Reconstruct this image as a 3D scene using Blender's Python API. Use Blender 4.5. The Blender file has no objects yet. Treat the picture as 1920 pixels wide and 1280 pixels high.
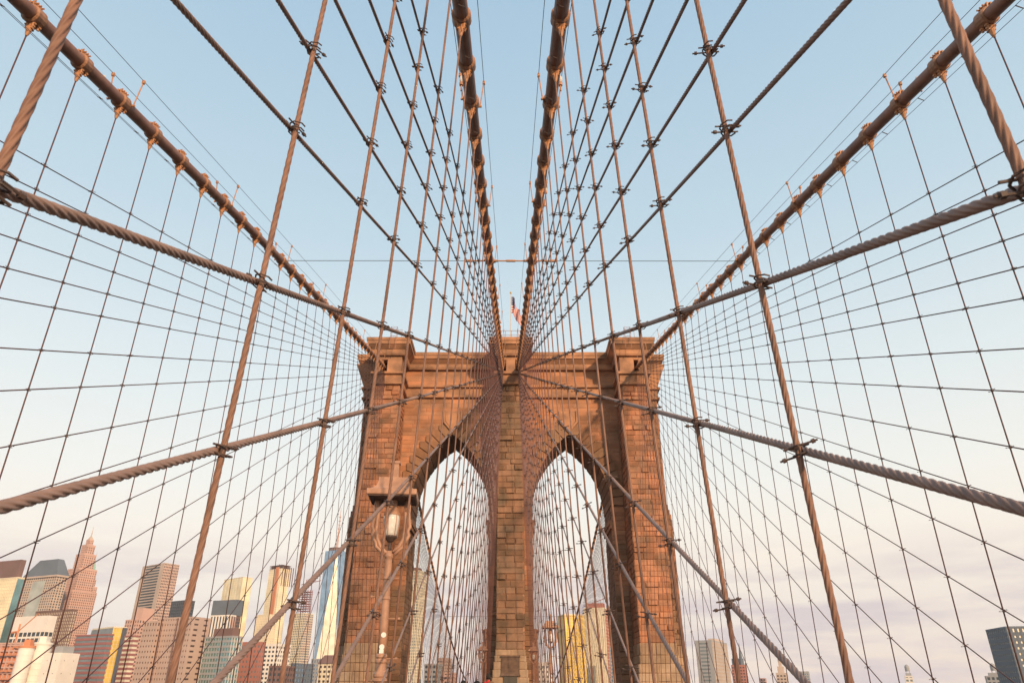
import bpy, bmesh, math, random
from mathutils import Vector, Matrix, Euler
R = math.radians
random.seed(11)
SC = bpy.context.scene
COL = SC.collection

# ------------------------------------------------------------------ camera, sky, sun, exposure
PITCH = R(26.3); FPX = 1335.0; CX = 957.0
CP, SP = math.cos(PITCH), math.sin(PITCH)
cam_d = bpy.data.cameras.new('camera')
cam = bpy.data.objects.new('camera', cam_d); COL.objects.link(cam)
cam_d.sensor_width = 36.0; cam_d.lens = 36.0 * FPX / 1920.0
cam_d.clip_start = 0.1; cam_d.clip_end = 30000
cam_d.dof.use_dof = True; cam_d.dof.focus_distance = 45.0; cam_d.dof.aperture_fstop = 5.0
cam.location = (0, 0, 0)
cam.rotation_euler = (R(90) + PITCH, 0, -math.atan((960 - CX) * CP / FPX))
SC.camera = cam

SUN_AZ = R(27)      # to the right of straight behind the camera
SUN_EL = R(20)
sd = bpy.data.lights.new('sun', 'SUN'); sd.energy = 4.3; sd.angle = R(2.5); sd.color = (1.0, 0.69, 0.41)
so = bpy.data.objects.new('sun', sd); COL.objects.link(so)
to_sun = Vector((math.sin(SUN_AZ) * math.cos(SUN_EL), -math.cos(SUN_AZ) * math.cos(SUN_EL), math.sin(SUN_EL)))
so.rotation_euler = to_sun.to_track_quat('Z', 'Y').to_euler()
so.location = to_sun * 60

W = bpy.data.worlds.new('World'); SC.world = W; W.use_nodes = True
nt = W.node_tree; N = nt.nodes; L = nt.links
for n in list(N): N.remove(n)
out = N.new('ShaderNodeOutputWorld'); bg = N.new('ShaderNodeBackground'); L.new(bg.outputs[0], out.inputs[0])
sky = N.new('ShaderNodeTexSky'); sky.sky_type = 'NISHITA'; sky.sun_disc = False
sky.sun_elevation = SUN_EL; sky.sun_rotation = math.atan2(to_sun.x, to_sun.y)
sky.altitude = 20; sky.air_density = 1.0; sky.dust_density = 1.2; sky.ozone_density = 1.6
bg.inputs[1].default_value = 0.12
# pale morning air: the sky colour is lifted towards cream near the horizon, and thin cloud banks lie low
tc = N.new('ShaderNodeTexCoord'); sep = N.new('ShaderNodeSeparateXYZ'); L.new(tc.outputs['Generated'], sep.inputs[0])
ramp = N.new('ShaderNodeValToRGB'); cr = ramp.color_ramp
cr.elements[0].position = 0.0; cr.elements[0].color = (0.90, 0.74, 0.66, 1)
cr.elements[1].position = 0.80; cr.elements[1].color = (0.365, 0.540, 0.690, 1)
for p_, c_ in ((0.08, (0.88, 0.76, 0.68)), (0.16, (1.0, 0.89, 0.755)), (0.25, (0.90, 0.89, 0.82)), (0.38, (0.73, 0.81, 0.82)), (0.55, (0.52, 0.67, 0.755))):
    e = cr.elements.new(p_); e.color = (*c_, 1)
L.new(sep.outputs[2], ramp.inputs[0])
sc_ = N.new('ShaderNodeMixRGB'); sc_.blend_type = 'MULTIPLY'; sc_.inputs[0].default_value = 1; sc_.inputs[2].default_value = (9.4, 9.4, 9.4, 1)
L.new(ramp.outputs[0], sc_.inputs[1])
mixs = N.new('ShaderNodeMixRGB'); mixs.inputs[0].default_value = 0.86
L.new(sky.outputs[0], mixs.inputs[1]); L.new(sc_.outputs[0], mixs.inputs[2])
mp = N.new('ShaderNodeMapping'); mp.inputs['Scale'].default_value = (2.2, 2.2, 15.0); L.new(tc.outputs['Generated'], mp.inputs[0])
nz = N.new('ShaderNodeTexNoise'); nz.inputs['Scale'].default_value = 2.3; nz.inputs['Detail'].default_value = 6; nz.inputs['Roughness'].default_value = 0.55
L.new(mp.outputs[0], nz.inputs[0])
cl = N.new('ShaderNodeMapRange'); cl.inputs[1].default_value = 0.42; cl.inputs[2].default_value = 0.60; L.new(nz.outputs[0], cl.inputs[0])
hb = N.new('ShaderNodeMapRange'); hb.interpolation_type = 'SMOOTHSTEP'; hb.inputs[1].default_value = 0.20; hb.inputs[2].default_value = 0.09; L.new(sep.outputs[2], hb.inputs[0])
cm = N.new('ShaderNodeMath'); cm.operation = 'MULTIPLY'; L.new(cl.outputs[0], cm.inputs[0]); L.new(hb.outputs[0], cm.inputs[1])
cm2 = N.new('ShaderNodeMath'); cm2.operation = 'MULTIPLY'; cm2.inputs[1].default_value = 0.85; L.new(cm.outputs[0], cm2.inputs[0])
mixc = N.new('ShaderNodeMixRGB'); L.new(cm2.outputs[0], mixc.inputs[0]); L.new(mixs.outputs[0], mixc.inputs[1])
mixc.inputs[2].default_value = (5.9, 5.2, 5.45, 1)
L.new(mixc.outputs[0], bg.inputs[0])

vs = SC.view_settings
vs.view_transform = 'Standard'; vs.look = 'None'; vs.gamma = 1.0; vs.exposure = 0.08; vs.use_curve_mapping = False
SC.cycles.max_bounces = 5; SC.cycles.diffuse_bounces = 3; SC.cycles.glossy_bounces = 3
SC.cycles.transmission_bounces = 3; SC.cycles.transparent_max_bounces = 6

# ------------------------------------------------------------------ helpers
def ray(px, py):
    u = (px - CX) / FPX; v = (640 - py) / FPX
    return Vector((u, CP - v * SP, SP + v * CP))
def at(px, py, Y):
    d = ray(px, py); return d * (Y / d.y)
def pix(p):
    dep = p[1] * CP + p[2] * SP
    return (CX + FPX * p[0] / dep, 640 - FPX * (p[2] * CP - p[1] * SP) / dep, dep)

STRAND = (1.0, .93, .70, .93)      # outline of one of six strands
class MB:
    def __init__(s): s.v = []; s.f = []; s.m = []
    def add(s, verts, faces, mi=0):
        b = len(s.v); s.v += [tuple(q) for q in verts]
        for f in faces: s.f.append([b + i for i in f]); s.m.append(mi)
    def box(s, x0, x1, y0, y1, z0, z1, mi=0):
        s.add([(x0,y0,z0),(x1,y0,z0),(x1,y1,z0),(x0,y1,z0),(x0,y0,z1),(x1,y0,z1),(x1,y1,z1),(x0,y1,z1)],
              [(0,3,2,1),(4,5,6,7),(0,1,5,4),(1,2,6,5),(2,3,7,6),(3,0,4,7)], mi)
    def frustum(s, a, z0, b, z1, mi=0):   # a, b = (x0,x1,y0,y1)
        s.add([(a[0],a[2],z0),(a[1],a[2],z0),(a[1],a[3],z0),(a[0],a[3],z0),(b[0],b[2],z1),(b[1],b[2],z1),(b[1],b[3],z1),(b[0],b[3],z1)],
              [(0,3,2,1),(4,5,6,7),(0,1,5,4),(1,2,6,5),(2,3,7,6),(3,0,4,7)], mi)
    def prism(s, poly, y0, y1, mi=0):     # poly in (x,z), counter-clockwise seen from -y
        n = len(poly)
        s.add([(x, y0, z) for x, z in poly] + [(x, y1, z) for x, z in poly],
              [tuple(range(n)), tuple(range(2*n-1, n-1, -1))] + [(i, n+i, n+(i+1) % n, (i+1) % n) for i in range(n)], mi)
    def cyl(s, a, b, r, n=8, r2=None, caps=True, mi=0):
        a = Vector(a); b = Vector(b); d = (b - a).normalized()
        up = Vector((0,0,1)) if abs(d.z) < .95 else Vector((1,0,0))
        u = d.cross(up).normalized(); w = d.cross(u)
        r2 = r if r2 is None else r2
        vs_ = []
        for c, rr in ((a, r), (b, r2)):
            for i in range(n):
                t = 2*math.pi*i/n; vs_.append(c + u*(rr*math.cos(t)) + w*(rr*math.sin(t)))
        fs = [(i, n+i, n+(i+1) % n, (i+1) % n) for i in range(n)]
        if caps: fs += [tuple(range(n)), tuple(range(2*n-1, n-1, -1))]
        s.add(vs_, fs, mi)
    def tube(s, pts, r, n=8, twist=0.0, lobes=0, mi=0):
        pts = [Vector(q) for q in pts]; base = len(s.v); cnt = len(pts); dist = 0
        rr = r if callable(r) else (lambda i: r)
        for i, q in enumerate(pts):
            d = (pts[min(i+1, cnt-1)] - pts[max(i-1, 0)]).normalized()
            if i: dist += (q - pts[i-1]).length
            up = Vector((1,0,0)) if abs(d.x) < .9 else Vector((0,0,1))
            u = d.cross(up).normalized(); w = d.cross(u)
            for k in range(n):
                t = 2*math.pi*k/n + twist*dist
                q2 = rr(i) * (STRAND[k % 4] if lobes else 1.0)
                s.v.append(tuple(q + u*(q2*math.cos(t)) + w*(q2*math.sin(t))))
        for i in range(cnt-1):
            for k in range(n):
                s.f.append([base+i*n+k, base+i*n+(k+1) % n, base+(i+1)*n+(k+1) % n, base+(i+1)*n+k]); s.m.append(mi)
        s.f.append([base+k for k in range(n-1, -1, -1)]); s.m.append(mi)
        s.f.append([base+(cnt-1)*n+k for k in range(n)]); s.m.append(mi)
    def lathe(s, prof, n=16, c=(0,0,0), mi=0, sq=False):   # prof = [(r,z)] round the z axis
        base = len(s.v); m_ = len(prof)
        for r, z in prof:
            for k in range(n):
                t = 2*math.pi*(k+.5)/n
                s.v.append((c[0]+r*math.cos(t), c[1]+r*math.sin(t), c[2]+z))
        for i in range(m_-1):
            for k in range(n):
                s.f.append([base+i*n+k, base+i*n+(k+1) % n, base+(i+1)*n+(k+1) % n, base+(i+1)*n+k]); s.m.append(mi)
        s.f.append([base+k for k in range(n-1, -1, -1)]); s.m.append(mi)
        s.f.append([base+(m_-1)*n+k for k in range(n)]); s.m.append(mi)
    def mesh(s, name, mats, smooth=False):
        me = bpy.data.meshes.new(name); me.from_pydata(s.v, [], s.f)
        for m_ in (mats if isinstance(mats, (list, tuple)) else [mats]): me.materials.append(m_)
        me.polygons.foreach_set('material_index', s.m)
        if smooth: me.polygons.foreach_set('use_smooth', [True]*len(s.f))
        me.update(); return me
    def build(s, name, mats, parent=None, smooth=False, kind=None):
        o = bpy.data.objects.new(name, s.mesh(name, mats, smooth)); COL.objects.link(o)
        if parent is not None: o.parent = parent
        if kind: o['kind'] = kind
        return o
def link(name, me, parent=None, loc=None, mw=None):
    o = bpy.data.objects.new(name, me); COL.objects.link(o)
    if parent is not None: o.parent = parent
    if loc is not None: o.location = loc
    if mw is not None: o.matrix_local = mw
    return o
def empty(name, loc=(0,0,0), rz=0):
    o = bpy.data.objects.new(name, None); COL.objects.link(o); o.location = loc; o.rotation_euler = (0,0,rz); o.empty_display_size = .2
    return o
def tag(o, label, cat, group=None, kind=None):
    if label: o['label'] = label
    if cat: o['category'] = cat
    if group: o['group'] = group
    if kind: o['kind'] = kind
    return o
def ordinal(n):
    s = {1:'st',2:'nd',3:'rd'}.get(n % 10 if n % 100 not in (11,12,13) else 0, 'th'); return f'{n}{s}'

# ------------------------------------------------------------------ materials
MATS = {}
def mat(name, col, rough=.7, metal=0.0, noise=0.0, nscale=3.0, bump=0.0, bscale=20.0, spec=.4, vary=0.0, tint=None, coord='Object'):
    if name in MATS: return MATS[name]
    m = bpy.data.materials.new(name); m.use_nodes = True; t = m.node_tree; b = t.nodes['Principled BSDF']
    b.inputs['Base Color'].default_value = (*col, 1); b.inputs['Roughness'].default_value = rough; b.inputs['Metallic'].default_value = metal
    b.inputs['Specular IOR Level'].default_value = spec
    src = None
    tcn = t.nodes.new('ShaderNodeTexCoord')
    if noise:
        n1 = t.nodes.new('ShaderNodeTexNoise'); n1.inputs['Scale'].default_value = nscale; n1.inputs['Detail'].default_value = 5
        t.links.new(tcn.outputs[coord], n1.inputs[0])
        rp = t.nodes.new('ShaderNodeValToRGB'); t.links.new(n1.outputs[0], rp.inputs[0])
        lo = tint if tint else tuple(c*(1-noise) for c in col)
        rp.color_ramp.elements[0].position = .3; rp.color_ramp.elements[0].color = (*lo, 1)
        rp.color_ramp.elements[1].position = .68; rp.color_ramp.elements[1].color = (*(min(1, c*(1+noise*.6)) for c in col), 1)
        src = rp.outputs[0]
    if vary:
        at_ = t.nodes.new('ShaderNodeAttribute'); at_.attribute_name = 'vary'
        r2 = t.nodes.new('ShaderNodeValToRGB'); t.links.new(at_.outputs['Fac'], r2.inputs[0])
        els = r2.color_ramp.elements
        els[0].position = 0; els[0].color = (1-vary, (1-vary)*.97, (1-vary)*.92, 1); els[1].position = 1; els[1].color = (1+vary*.5, 1+vary*.35, 1+vary*.3, 1)
        e = els.new(.45); e.color = (1.0, .93, .88, 1); e = els.new(.7); e.color = (.92, .98, 1.02, 1)
        mx = t.nodes.new('ShaderNodeMixRGB'); mx.blend_type = 'MULTIPLY'; mx.inputs[0].default_value = 1
        if src: t.links.new(src, mx.inputs[1])
        else: mx.inputs[1].default_value = (*col, 1)
        t.links.new(r2.outputs[0], mx.inputs[2]); src = mx.outputs[0]
    if src: t.links.new(src, b.inputs['Base Color'])
    if bump:
        n2 = t.nodes.new('ShaderNodeTexNoise'); n2.inputs['Scale'].default_value = bscale; n2.inputs['Detail'].default_value = 6
        t.links.new(tcn.outputs[coord], n2.inputs[0])
        bp = t.nodes.new('ShaderNodeBump'); bp.inputs['Strength'].default_value = bump; bp.inputs['Distance'].default_value = .05
        t.links.new(n2.outputs[0], bp.inputs['Height']); t.links.new(bp.outputs[0], b.inputs['Normal'])
    MATS[name] = m; return m

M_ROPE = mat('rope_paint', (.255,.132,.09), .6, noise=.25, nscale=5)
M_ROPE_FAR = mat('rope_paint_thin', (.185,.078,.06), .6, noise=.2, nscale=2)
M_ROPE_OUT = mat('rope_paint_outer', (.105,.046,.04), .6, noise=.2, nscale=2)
M_STAY = mat('stay_paint', (.27,.175,.145), .58, noise=.25, nscale=4)
M_CABLE = mat('cable_paint', (.25,.12,.08), .55, noise=.3, nscale=2.5, bump=.2, bscale=40)
M_CABLE_LIT = mat('cable_paint_lit', (.48,.22,.10), .55, noise=.3, nscale=6, bump=.2, bscale=30)  # the cable paint again, lightened so the fittings look sunlit
M_CABLE_HALFLIT = mat('cable_paint_halflit', (.34,.165,.09), .55, noise=.3, nscale=6, bump=.2, bscale=30)  # same cable paint in a weaker sunlit tone, for the rings
M_CLAMP = mat('clamp_iron', (.10,.065,.055), .6, noise=.3, nscale=20)
M_WIRE = mat('wire', (.06,.06,.065), .5)
M_STONE = {
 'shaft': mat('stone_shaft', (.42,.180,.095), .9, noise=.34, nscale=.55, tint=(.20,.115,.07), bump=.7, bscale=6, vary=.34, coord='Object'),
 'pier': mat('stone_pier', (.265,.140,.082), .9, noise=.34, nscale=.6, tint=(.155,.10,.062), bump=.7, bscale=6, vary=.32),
 'wall': mat('stone_wall', (.43,.195,.102), .9, noise=.30, nscale=.45, tint=(.25,.135,.08), bump=.5, bscale=5, vary=.26),
 'vous': mat('stone_voussoir', (.30,.16,.09), .9, noise=.25, nscale=.8, bump=.4, bscale=5, vary=.3),
 'base': mat('stone_base', (.38,.255,.165), .9, noise=.25, nscale=.8, bump=.4, bscale=5, vary=.2),
 'trim': mat('stone_trim', (.42,.205,.11), .88, noise=.38, nscale=.5, tint=(.17,.098,.062), bump=.45, bscale=5),
 'core': mat('mortar', (.30,.15,.085), .95, noise=.3, nscale=1.2),
}
# ------------------------------------------------------------------ the setting: water, shores, decks
ZW = -43.0
def flat(name, x0, x1, y0, y1, z, m):
    b = MB(); b.add([(x0,y0,z),(x1,y0,z),(x1,y1,z),(x0,y1,z)], [(0,1,2,3)]); o = b.build(name, m); o['kind'] = 'structure'; return o
flat('river', -9000, 9000, -9000, 14000, ZW, mat('river_water', (.035,.06,.07), .12, bump=.3, bscale=.05, spec=.5))
ml = mat('city_ground', (.16,.145,.13), .9, noise=.3, nscale=.01)
b = MB(); b.box(-6000, 6000, 590, 12000, ZW-3, ZW+3); b.build('ground_manhattan', ml)['kind'] = 'structure'
b = MB(); b.box(-6000, 6000, -5000, -160, ZW-3, ZW+3); b.build('ground_brooklyn', ml)['kind'] = 'structure'
def zd(y):                       # road deck
    return -6.5 + .02*y if y < 330 else .1 - .012*(y-330)
def zp(y): return -1.65 + .02*max(0, y-8) if y < 330 else zd(y) + 5
def deck(name, x0, x1, zf, th, m, y0=-60, y1=560, step=31):
    b = MB(); y = y0
    ys = []
    while y < y1: ys.append(y); y += step
    ys.append(y1)
    for a_, c_ in zip(ys, ys[1:]):
        b.add([(x0,a_,zf(a_)-th),(x1,a_,zf(a_)-th),(x1,c_,zf(c_)-th),(x0,c_,zf(c_)-th),(x0,a_,zf(a_)),(x1,a_,zf(a_)),(x1,c_,zf(c_)),(x0,c_,zf(c_))],
              [(0,3,2,1),(4,5,6,7),(0,1,5,4),(1,2,6,5),(2,3,7,6),(3,0,4,7)])
    o = b.build(name, m); o['kind'] = 'structure'; return o
asph = mat('asphalt', (.05,.05,.052), .9, noise=.2, nscale=.6)
deck('road_left', -12.6, -3.4, zd, .5, asph); deck('road_right', 3.4, 12.6, zd, .5, asph)
wood = mat('promenade_boards', (.26,.18,.12), .85, noise=.3, nscale=1.0, bump=.3, bscale=8)
deck('promenade_bed', -2.3, 2.3, lambda y: zp(y)-.06, .3, mat('steel_beam', (.25,.15,.11), .7), y1=86.2)
prom = deck('promenade', -2.25, 2.25, lambda y: zp(y)-.05, .02, wood, y1=86.2)
pl = MB(); pl.box(-2.2, 2.2, -.068, .068, -.04, 0); plm = pl.mesh('plank', wood)
for i in range(300):
    y = -1.5 + i*.15; link('plank', plm, prom, loc=(0, y, zp(y)-.008))
# low side girders that carry the suspender feet and the lamp posts
for sx, nm in ((-1,'left'),(1,'right')):
    for x, n2 in ((2.5,'inner'),(13.9,'outer')):
        deck(f'girder_{n2}_{nm}', sx*x-.22, sx*x+.22, lambda y: zd(y)+.6, 1.4, MATS['steel_beam'])
    g = deck(f'lamp_girder_{nm}', sx*2.85-.18, sx*2.85+.18, lambda y: -1.55, .5, MATS['steel_beam'], y1=86.2)

# ------------------------------------------------------------------ the stone tower
YF, YW, YB, YR = 88.0, 92.8, 100.0, 104.0       # buttress face, wall face, wall back, rear face
ZT = 43.5
XI, XO = 14.8, 18.3                              # front buttress, inner and outer edge
AC, AH, ZS, ZA = 7.95, 5.1, 22.0, 31.7           # arch centre, half width, springing, apex
RISE = ZA - ZS
AR = (AH*AH + RISE*RISE) / (2*AH); ACX = AR - AH  # radius and the offset of each arc's centre
def arch_half(z, extra=0.0):
    if z <= ZS: return AH + (extra if z > ZS-.01 else 0)
    r = AR + extra
    q = r*r - (z-ZS)**2
    if q <= 0: return 0
    return max(0, math.sqrt(q) - ACX)
def xo(z): return XO + .6*max(0, min(1, (36-z)/20)) + (.9*max(0, (5.2-z)/8) if z < 5.2 else 0)
def xi(z): return XI - (.7*max(0, (5.2-z)/6) if z < 5.2 else 0)
def xw(z): return 20.6 if z > 22.5 else (20.6 + .5*min(1, (22.5-z)/2) + (.6*max(0, (5.2-z)/8) if z < 5.2 else 0))
def pw(z): return 1.68 if z > 4.5 else 1.68 + .42*min(1.0, (4.5-z)/3.2)

tower = empty('stone_tower', (0, 96, ZW))
tag(tower, 'sunlit stone bridge tower with twin pointed arches and a flag on top', 'tower')
TM = Matrix.Translation((0, -96, -ZW))            # tower pieces are modelled in world coordinates
def tb(b, name, mats, parent=tower, **k):
    o = b.build(name, mats, None, **k); o.parent = parent
    o.matrix_parent_inverse = Matrix.Identity(4)
    if parent is tower: o.location = (0, -96, -ZW)
    return o
S = M_STONE
ZB = -8.0
def add_body(b, detail=True):
    I = .10
    zs = [ZB, 0, 1.5, 3, 4.5, 5.2, 16, 20.5, 22.5, 36, 41.3]
    for sx in (-1, 1):
        for z0, z1 in zip(zs, zs[1:]):
            def fr(xa, xb, y0, y1):
                e0 = sorted((sx*xa(z0), sx*xb(z0))); e1 = sorted((sx*xa(z1), sx*xb(z1)))
                b.frustum((e0[0]+I, e0[1]-I, y0, y1), z0, (e1[0]+I, e1[1]-I, y0, y1), z1)
            if z1 <= 38: fr(xi, xo, YF+I, YR-I)
            elif z0 < 38:
                fr(xi, xo, YF+1.6, YR-1.6)
            fr(lambda z: 14.0, xw, 93.5+I, 98.5-I)
    # central pier
    for z0, z1 in zip(zs, zs[1:]):
        a, c = pw(z0)-I, pw(z1)-I
        if z1 <= 38: b.frustum((-a, a, YF+I, YR-I), z0, (-c, c, YF+I, YR-I), z1)
        elif z0 < 38: b.frustum((-a, a, YF+1.5, YR-1.5), z0, (-c, c, YF+1.5, YR-1.5), z1)
    # wall with the two pointed openings
    y0, y1 = YW+I, YB-I
    n = 14
    for sx in (-1, 1):
        b.box(min(sx*1.2, sx*(AC-AH-I)), max(sx*1.2, sx*(AC-AH-I)), y0, y1, ZB, ZS)
        b.box(min(sx*(AC+AH+I), sx*15.2), max(sx*(AC+AH+I), sx*15.2), y0, y1, ZB, ZS)
        zz = [ZS + RISE*(i/n) for i in range(n+1)]
        for za, zb_ in zip(zz, zz[1:]):
            ha, hb_ = arch_half(za)+I, arch_half(zb_)+I
            for q in (-1, 1):
                lim = 1.2 if q*sx < 0 else 15.2
                lo = [(sx*AC+q*ha, za), (sx*AC+q*hb_, zb_), (sx*lim, zb_), (sx*lim, za)]
                area = sum(lo[i][0]*lo[(i+1) % 4][1]-lo[(i+1) % 4][0]*lo[i][1] for i in range(4))
                if area < 0: lo.reverse()
                b.prism(lo, y0, y1)
        b.box(min(sx*1.2, sx*15.2), max(sx*1.2, sx*15.2), y0, y1, ZA+.1, 42.2)
body = MB(); add_body(body)
tb(body, 'masonry_core', S['core'])
foot = MB(); foot.frustum((-23.5,23.5,84.5,107.5), ZW-4, (-22.4,22.4,86,106), ZB+.02); tb(foot, 'masonry_base', S['base'])

# string courses and cornices, layer by layer
def plans(z):
    P = []
    for sx in (-1, 1):
        e = sorted((sx*XI, sx*XO)); P.append((e[0], e[1], YF, YR))
        w = sorted((sx*XO, sx*20.6)); P.append((w[0]-.3*(sx > 0)*0, w[1], 93.5, 98.5))
        v = sorted((sx*1.5, sx*XI)); P.append((v[0], v[1], YW, YB))
    P.append((-1.68, 1.68, YF, YR))
    return P
def ledge(name, layers, eps=.0):
    b = MB()
    for j, pl_ in enumerate(plans(0)):
        d = .006*j
        for (z0, p0, z1, p1) in layers:
            b.frustum((pl_[0]-p0-d, pl_[1]+p0+d, pl_[2]-p0-d, pl_[3]+p0+d), z0-d, (pl_[0]-p1-d, pl_[1]+p1+d, pl_[2]-p1-d, pl_[3]+p1+d), z1+d)
    return tb(b, name, S['trim'])
ledge('string_course', [(36.95,.05,37.05,.30),(37.05,.32,37.32,.36),(37.34,.12,38.40,.12),(38.38,.15,38.52,.45),(38.52,.47,38.80,.5)])
ledge('cornice', [(41.25,.34,41.45,.44),(41.45,.45,42.10,.45),(42.08,.5,42.62,1.1),(42.62,1.15,43.10,1.2),(43.08,1.28,43.5,1.32)])
# necks with the openings where the cables pass in
def nbox(x0, x1, y0, y1, z0, z1):
    e = sorted((x0, x1)); b = MB(); b.box(e[0], e[1], y0, y1, z0, z1); tb(b, 'neck_block', S['trim'])
for sx in (-1, 1):
    nbox(sx*14.8, sx*16.72, YF+.02, YF+1.8, 38.78, 41.3); nbox(sx*17.42, sx*18.3, YF+.02, YF+1.8, 38.78, 41.3)
    nbox(sx*16.74, sx*17.4, YF+.03, YF+1.8, 40.75, 41.3); nbox(sx*15.0, sx*18.1, YF+1.82, YR-.1, 38.78, 41.3)
    nbox(sx*1.36, sx*1.68, YF+.02, YF+1.8, 38.78, 41.3); nbox(sx*.64, sx*1.34, YF+.03, YF+1.8, 40.75, 41.3)
nbox(-.62, .62, YF+.02, YF+1.8, 38.78, 41.3); nbox(-1.5, 1.5, YF+1.82, YR-.1, 38.78, 41.3)
for sx in (-1, 1):       # corbelled flanks under the side cornices
    b = MB(); e0 = sorted((sx*18.4, sx*20.75)); e1 = sorted((sx*18.4, sx*21.95))
    b.frustum((e0[0], e0[1], 93.4, 98.6), 38.7, (e1[0], e1[1], 92.4, 99.6), 42.1); tb(b, 'corbel', S['trim'])
# roof slab behind the parapet
rs = MB(); rs.box(-14.7, 14.7, 93.3, 99.6, 42.1, 43.3); tb(rs, 'roof_slab', S['trim'])

# stones
stones = []   # (verts(8+), faces, material key, weight)
def stone(o, ud, nd, u0, u1, z0, z1, depth, proud, key, skew=(0,0,0,0)):
    """block with a rough pillowed face; o = face origin, ud = direction along the course, nd = outward normal"""
    rnd = random.random
    g = .012
    u0 += g; u1 -= g; z0 += g; z1 -= g
    if u1-u0 < .12: return
    def P(u, z, d): return (o[0]+ud[0]*u+nd[0]*d, o[1]+ud[1]*u+nd[1]*d, z)
    if random.random() < .13 and key in ('shaft','pier') and nd[1] < 0: proud = proud*2.2+.03
    e = min(.09, (u1-u0)*.2, (z1-z0)*.2)
    us = [u0, u0+e, (u0+u1)/2+(rnd()-.5)*.3*(u1-u0), u1-e, u1]; zs_ = [z0, z0+e, z1-e, z1]
    sk = skew
    V = []; F = []
    for j, z in enumerate(zs_):
        for i, u in enumerate(us):
            edge = i in (0, 4) or j in (0, 3)
            d = proud*.15 if edge else proud*(.55+.75*rnd())
            fz = (z-z0)/(z1-z0)
            su = (sk[0]*(1-fz)+sk[2]*fz) if i <= 1 else ((sk[1]*(1-fz)+sk[3]*fz) if i >= 3 else 0)
            V.append(P(u+su, z, d))
    for j in range(3):
        for i in range(4): F.append((j*5+i, j*5+i+1, j*5+i+6, j*5+i+5))
    bb = len(V)
    ring = [0,1,2,3,4,9,14,19,18,17,16,15,10,5]
    for r_ in ring:
        q = V[r_]; d = (q[0]-o[0])*nd[0]+(q[1]-o[1])*nd[1]
        V.append((q[0]-nd[0]*(d+depth), q[1]-nd[1]*(d+depth), q[2]))
    n = len(ring)
    for i in range(n): F.append((ring[(i+1) % n], ring[i], bb+i, bb+(i+1) % n))
    if ud[0]*nd[1]-ud[1]*nd[0] > 0: F = [tuple(reversed(f)) for f in F]
    c = P((u0+u1)/2, (z0+z1)/2, 0); pp = pix(c)
    vis = abs(nd[1]) if nd[1] < 0 else .35
    stones.append((V, F, key, (u1-u0)*(z1-z0)*vis/pp[2]**2 if nd[1] <= 0 else 0))
def course_fill(o, ud, nd, lo, hi, z0, z1, lmin, lmax, proud, key, depth=.16):
    spans = []; u = lo
    if hi-lo < .15: return
    while hi-u > lmax*1.25:
        l = random.uniform(lmin, lmax); spans.append((u, u+l)); u += l
    if hi-u > lmax: m_ = (u+hi)/2; spans += [(u, m_), (m_, hi)]
    else: spans.append((u, hi))
    for a, c in spans: stone(o, ud, nd, a, c, z0, z1, depth, proud*random.uniform(.7, 1.4), key)
FRONT = (0, -1)
def courses(z0, z1, h):
    zs_ = [z0]
    while zs_[-1] < z1-.01:
        zs_.append(min(z1, zs_[-1]+h*random.uniform(.86, 1.14)))
        if z1-zs_[-1] < h*.5: zs_[-1] = z1
    return list(zip(zs_, zs_[1:]))
# shafts: front, returns, wings
for sx in (-1, 1):
    for (a, c, h, key, l0, l1) in ((-.6, 5.2, .90, 'base', 1.4, 2.3), (5.2, 36.95, .68, 'shaft', .95, 1.75)):
        for z0, z1 in courses(a, c, h):
            zm = (z0+z1)/2
            e = sorted((sx*xi(zm), sx*xo(zm)))
            course_fill((0, YF+.1), (1,0), FRONT, e[0], e[1], z0, z1, l0, l1, .075, key)
            xr = sx*(xi(zm)+.1)
            course_fill((xr, 0), (0,1), (-sx, 0), YF+.02, YW, z0, z1, l0, l1+.4, .09, key)
            w = sorted((sx*(xo(zm)-.1), sx*xw(zm)))
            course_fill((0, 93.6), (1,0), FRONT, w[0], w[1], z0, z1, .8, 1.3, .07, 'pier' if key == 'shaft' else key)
            if sx < 0 or True:
                xs_ = sx*(xo(zm)-.1)
                course_fill((xs_, 0), (0,1), (sx, 0), YF+.02, 93.5, z0, z1, l0, l1+.4, .05, key)
                course_fill((sx*(xw(zm)-.1), 0), (0,1), (sx, 0), 93.5, 98.5, z0, z1, 1.0, 1.8, .05, key)
# central pier
pk = 0
for z0, z1 in courses(4.5, 36.95, .74):
    pk += 1; cuts = [-1.68, 1.68]
    if pk % 2: cuts = [-1.68, -.62+random.uniform(-.1,.1), .52+random.uniform(-.1,.1), 1.68]
    elif random.random() < .6: cuts = [-1.68, random.uniform(-.7,.7), 1.68]
    for a_, c_ in zip(cuts, cuts[1:]): stone((0, YF+.1), (1,0), FRONT, a_, c_, z0, z1, .16, random.uniform(.06,.14), 'pier')
    for sx in (-1, 1): course_fill((sx*1.58, 0), (0,1), (sx, 0), YF+.02, YW, z0, z1, .9, 1.8, .07, 'pier' if sx < 0 else 'shaft')  # right return gets the brighter shaft stone, sunlight put into its colour
for z0, z1 in courses(-.6, 4.5, .72):
    p_ = pw((z0+z1)/2); course_fill((0, YF+.1), (1,0), FRONT, -p_, p_, z0, z1, 1.5, 2.4, .05, 'base')
    for sx in (-1, 1): course_fill((sx*(p_-.1), 0), (0,1), (sx, 0), YF+.02, YW, z0, z1, 1.2, 2.2, .06, 'base')
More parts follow.
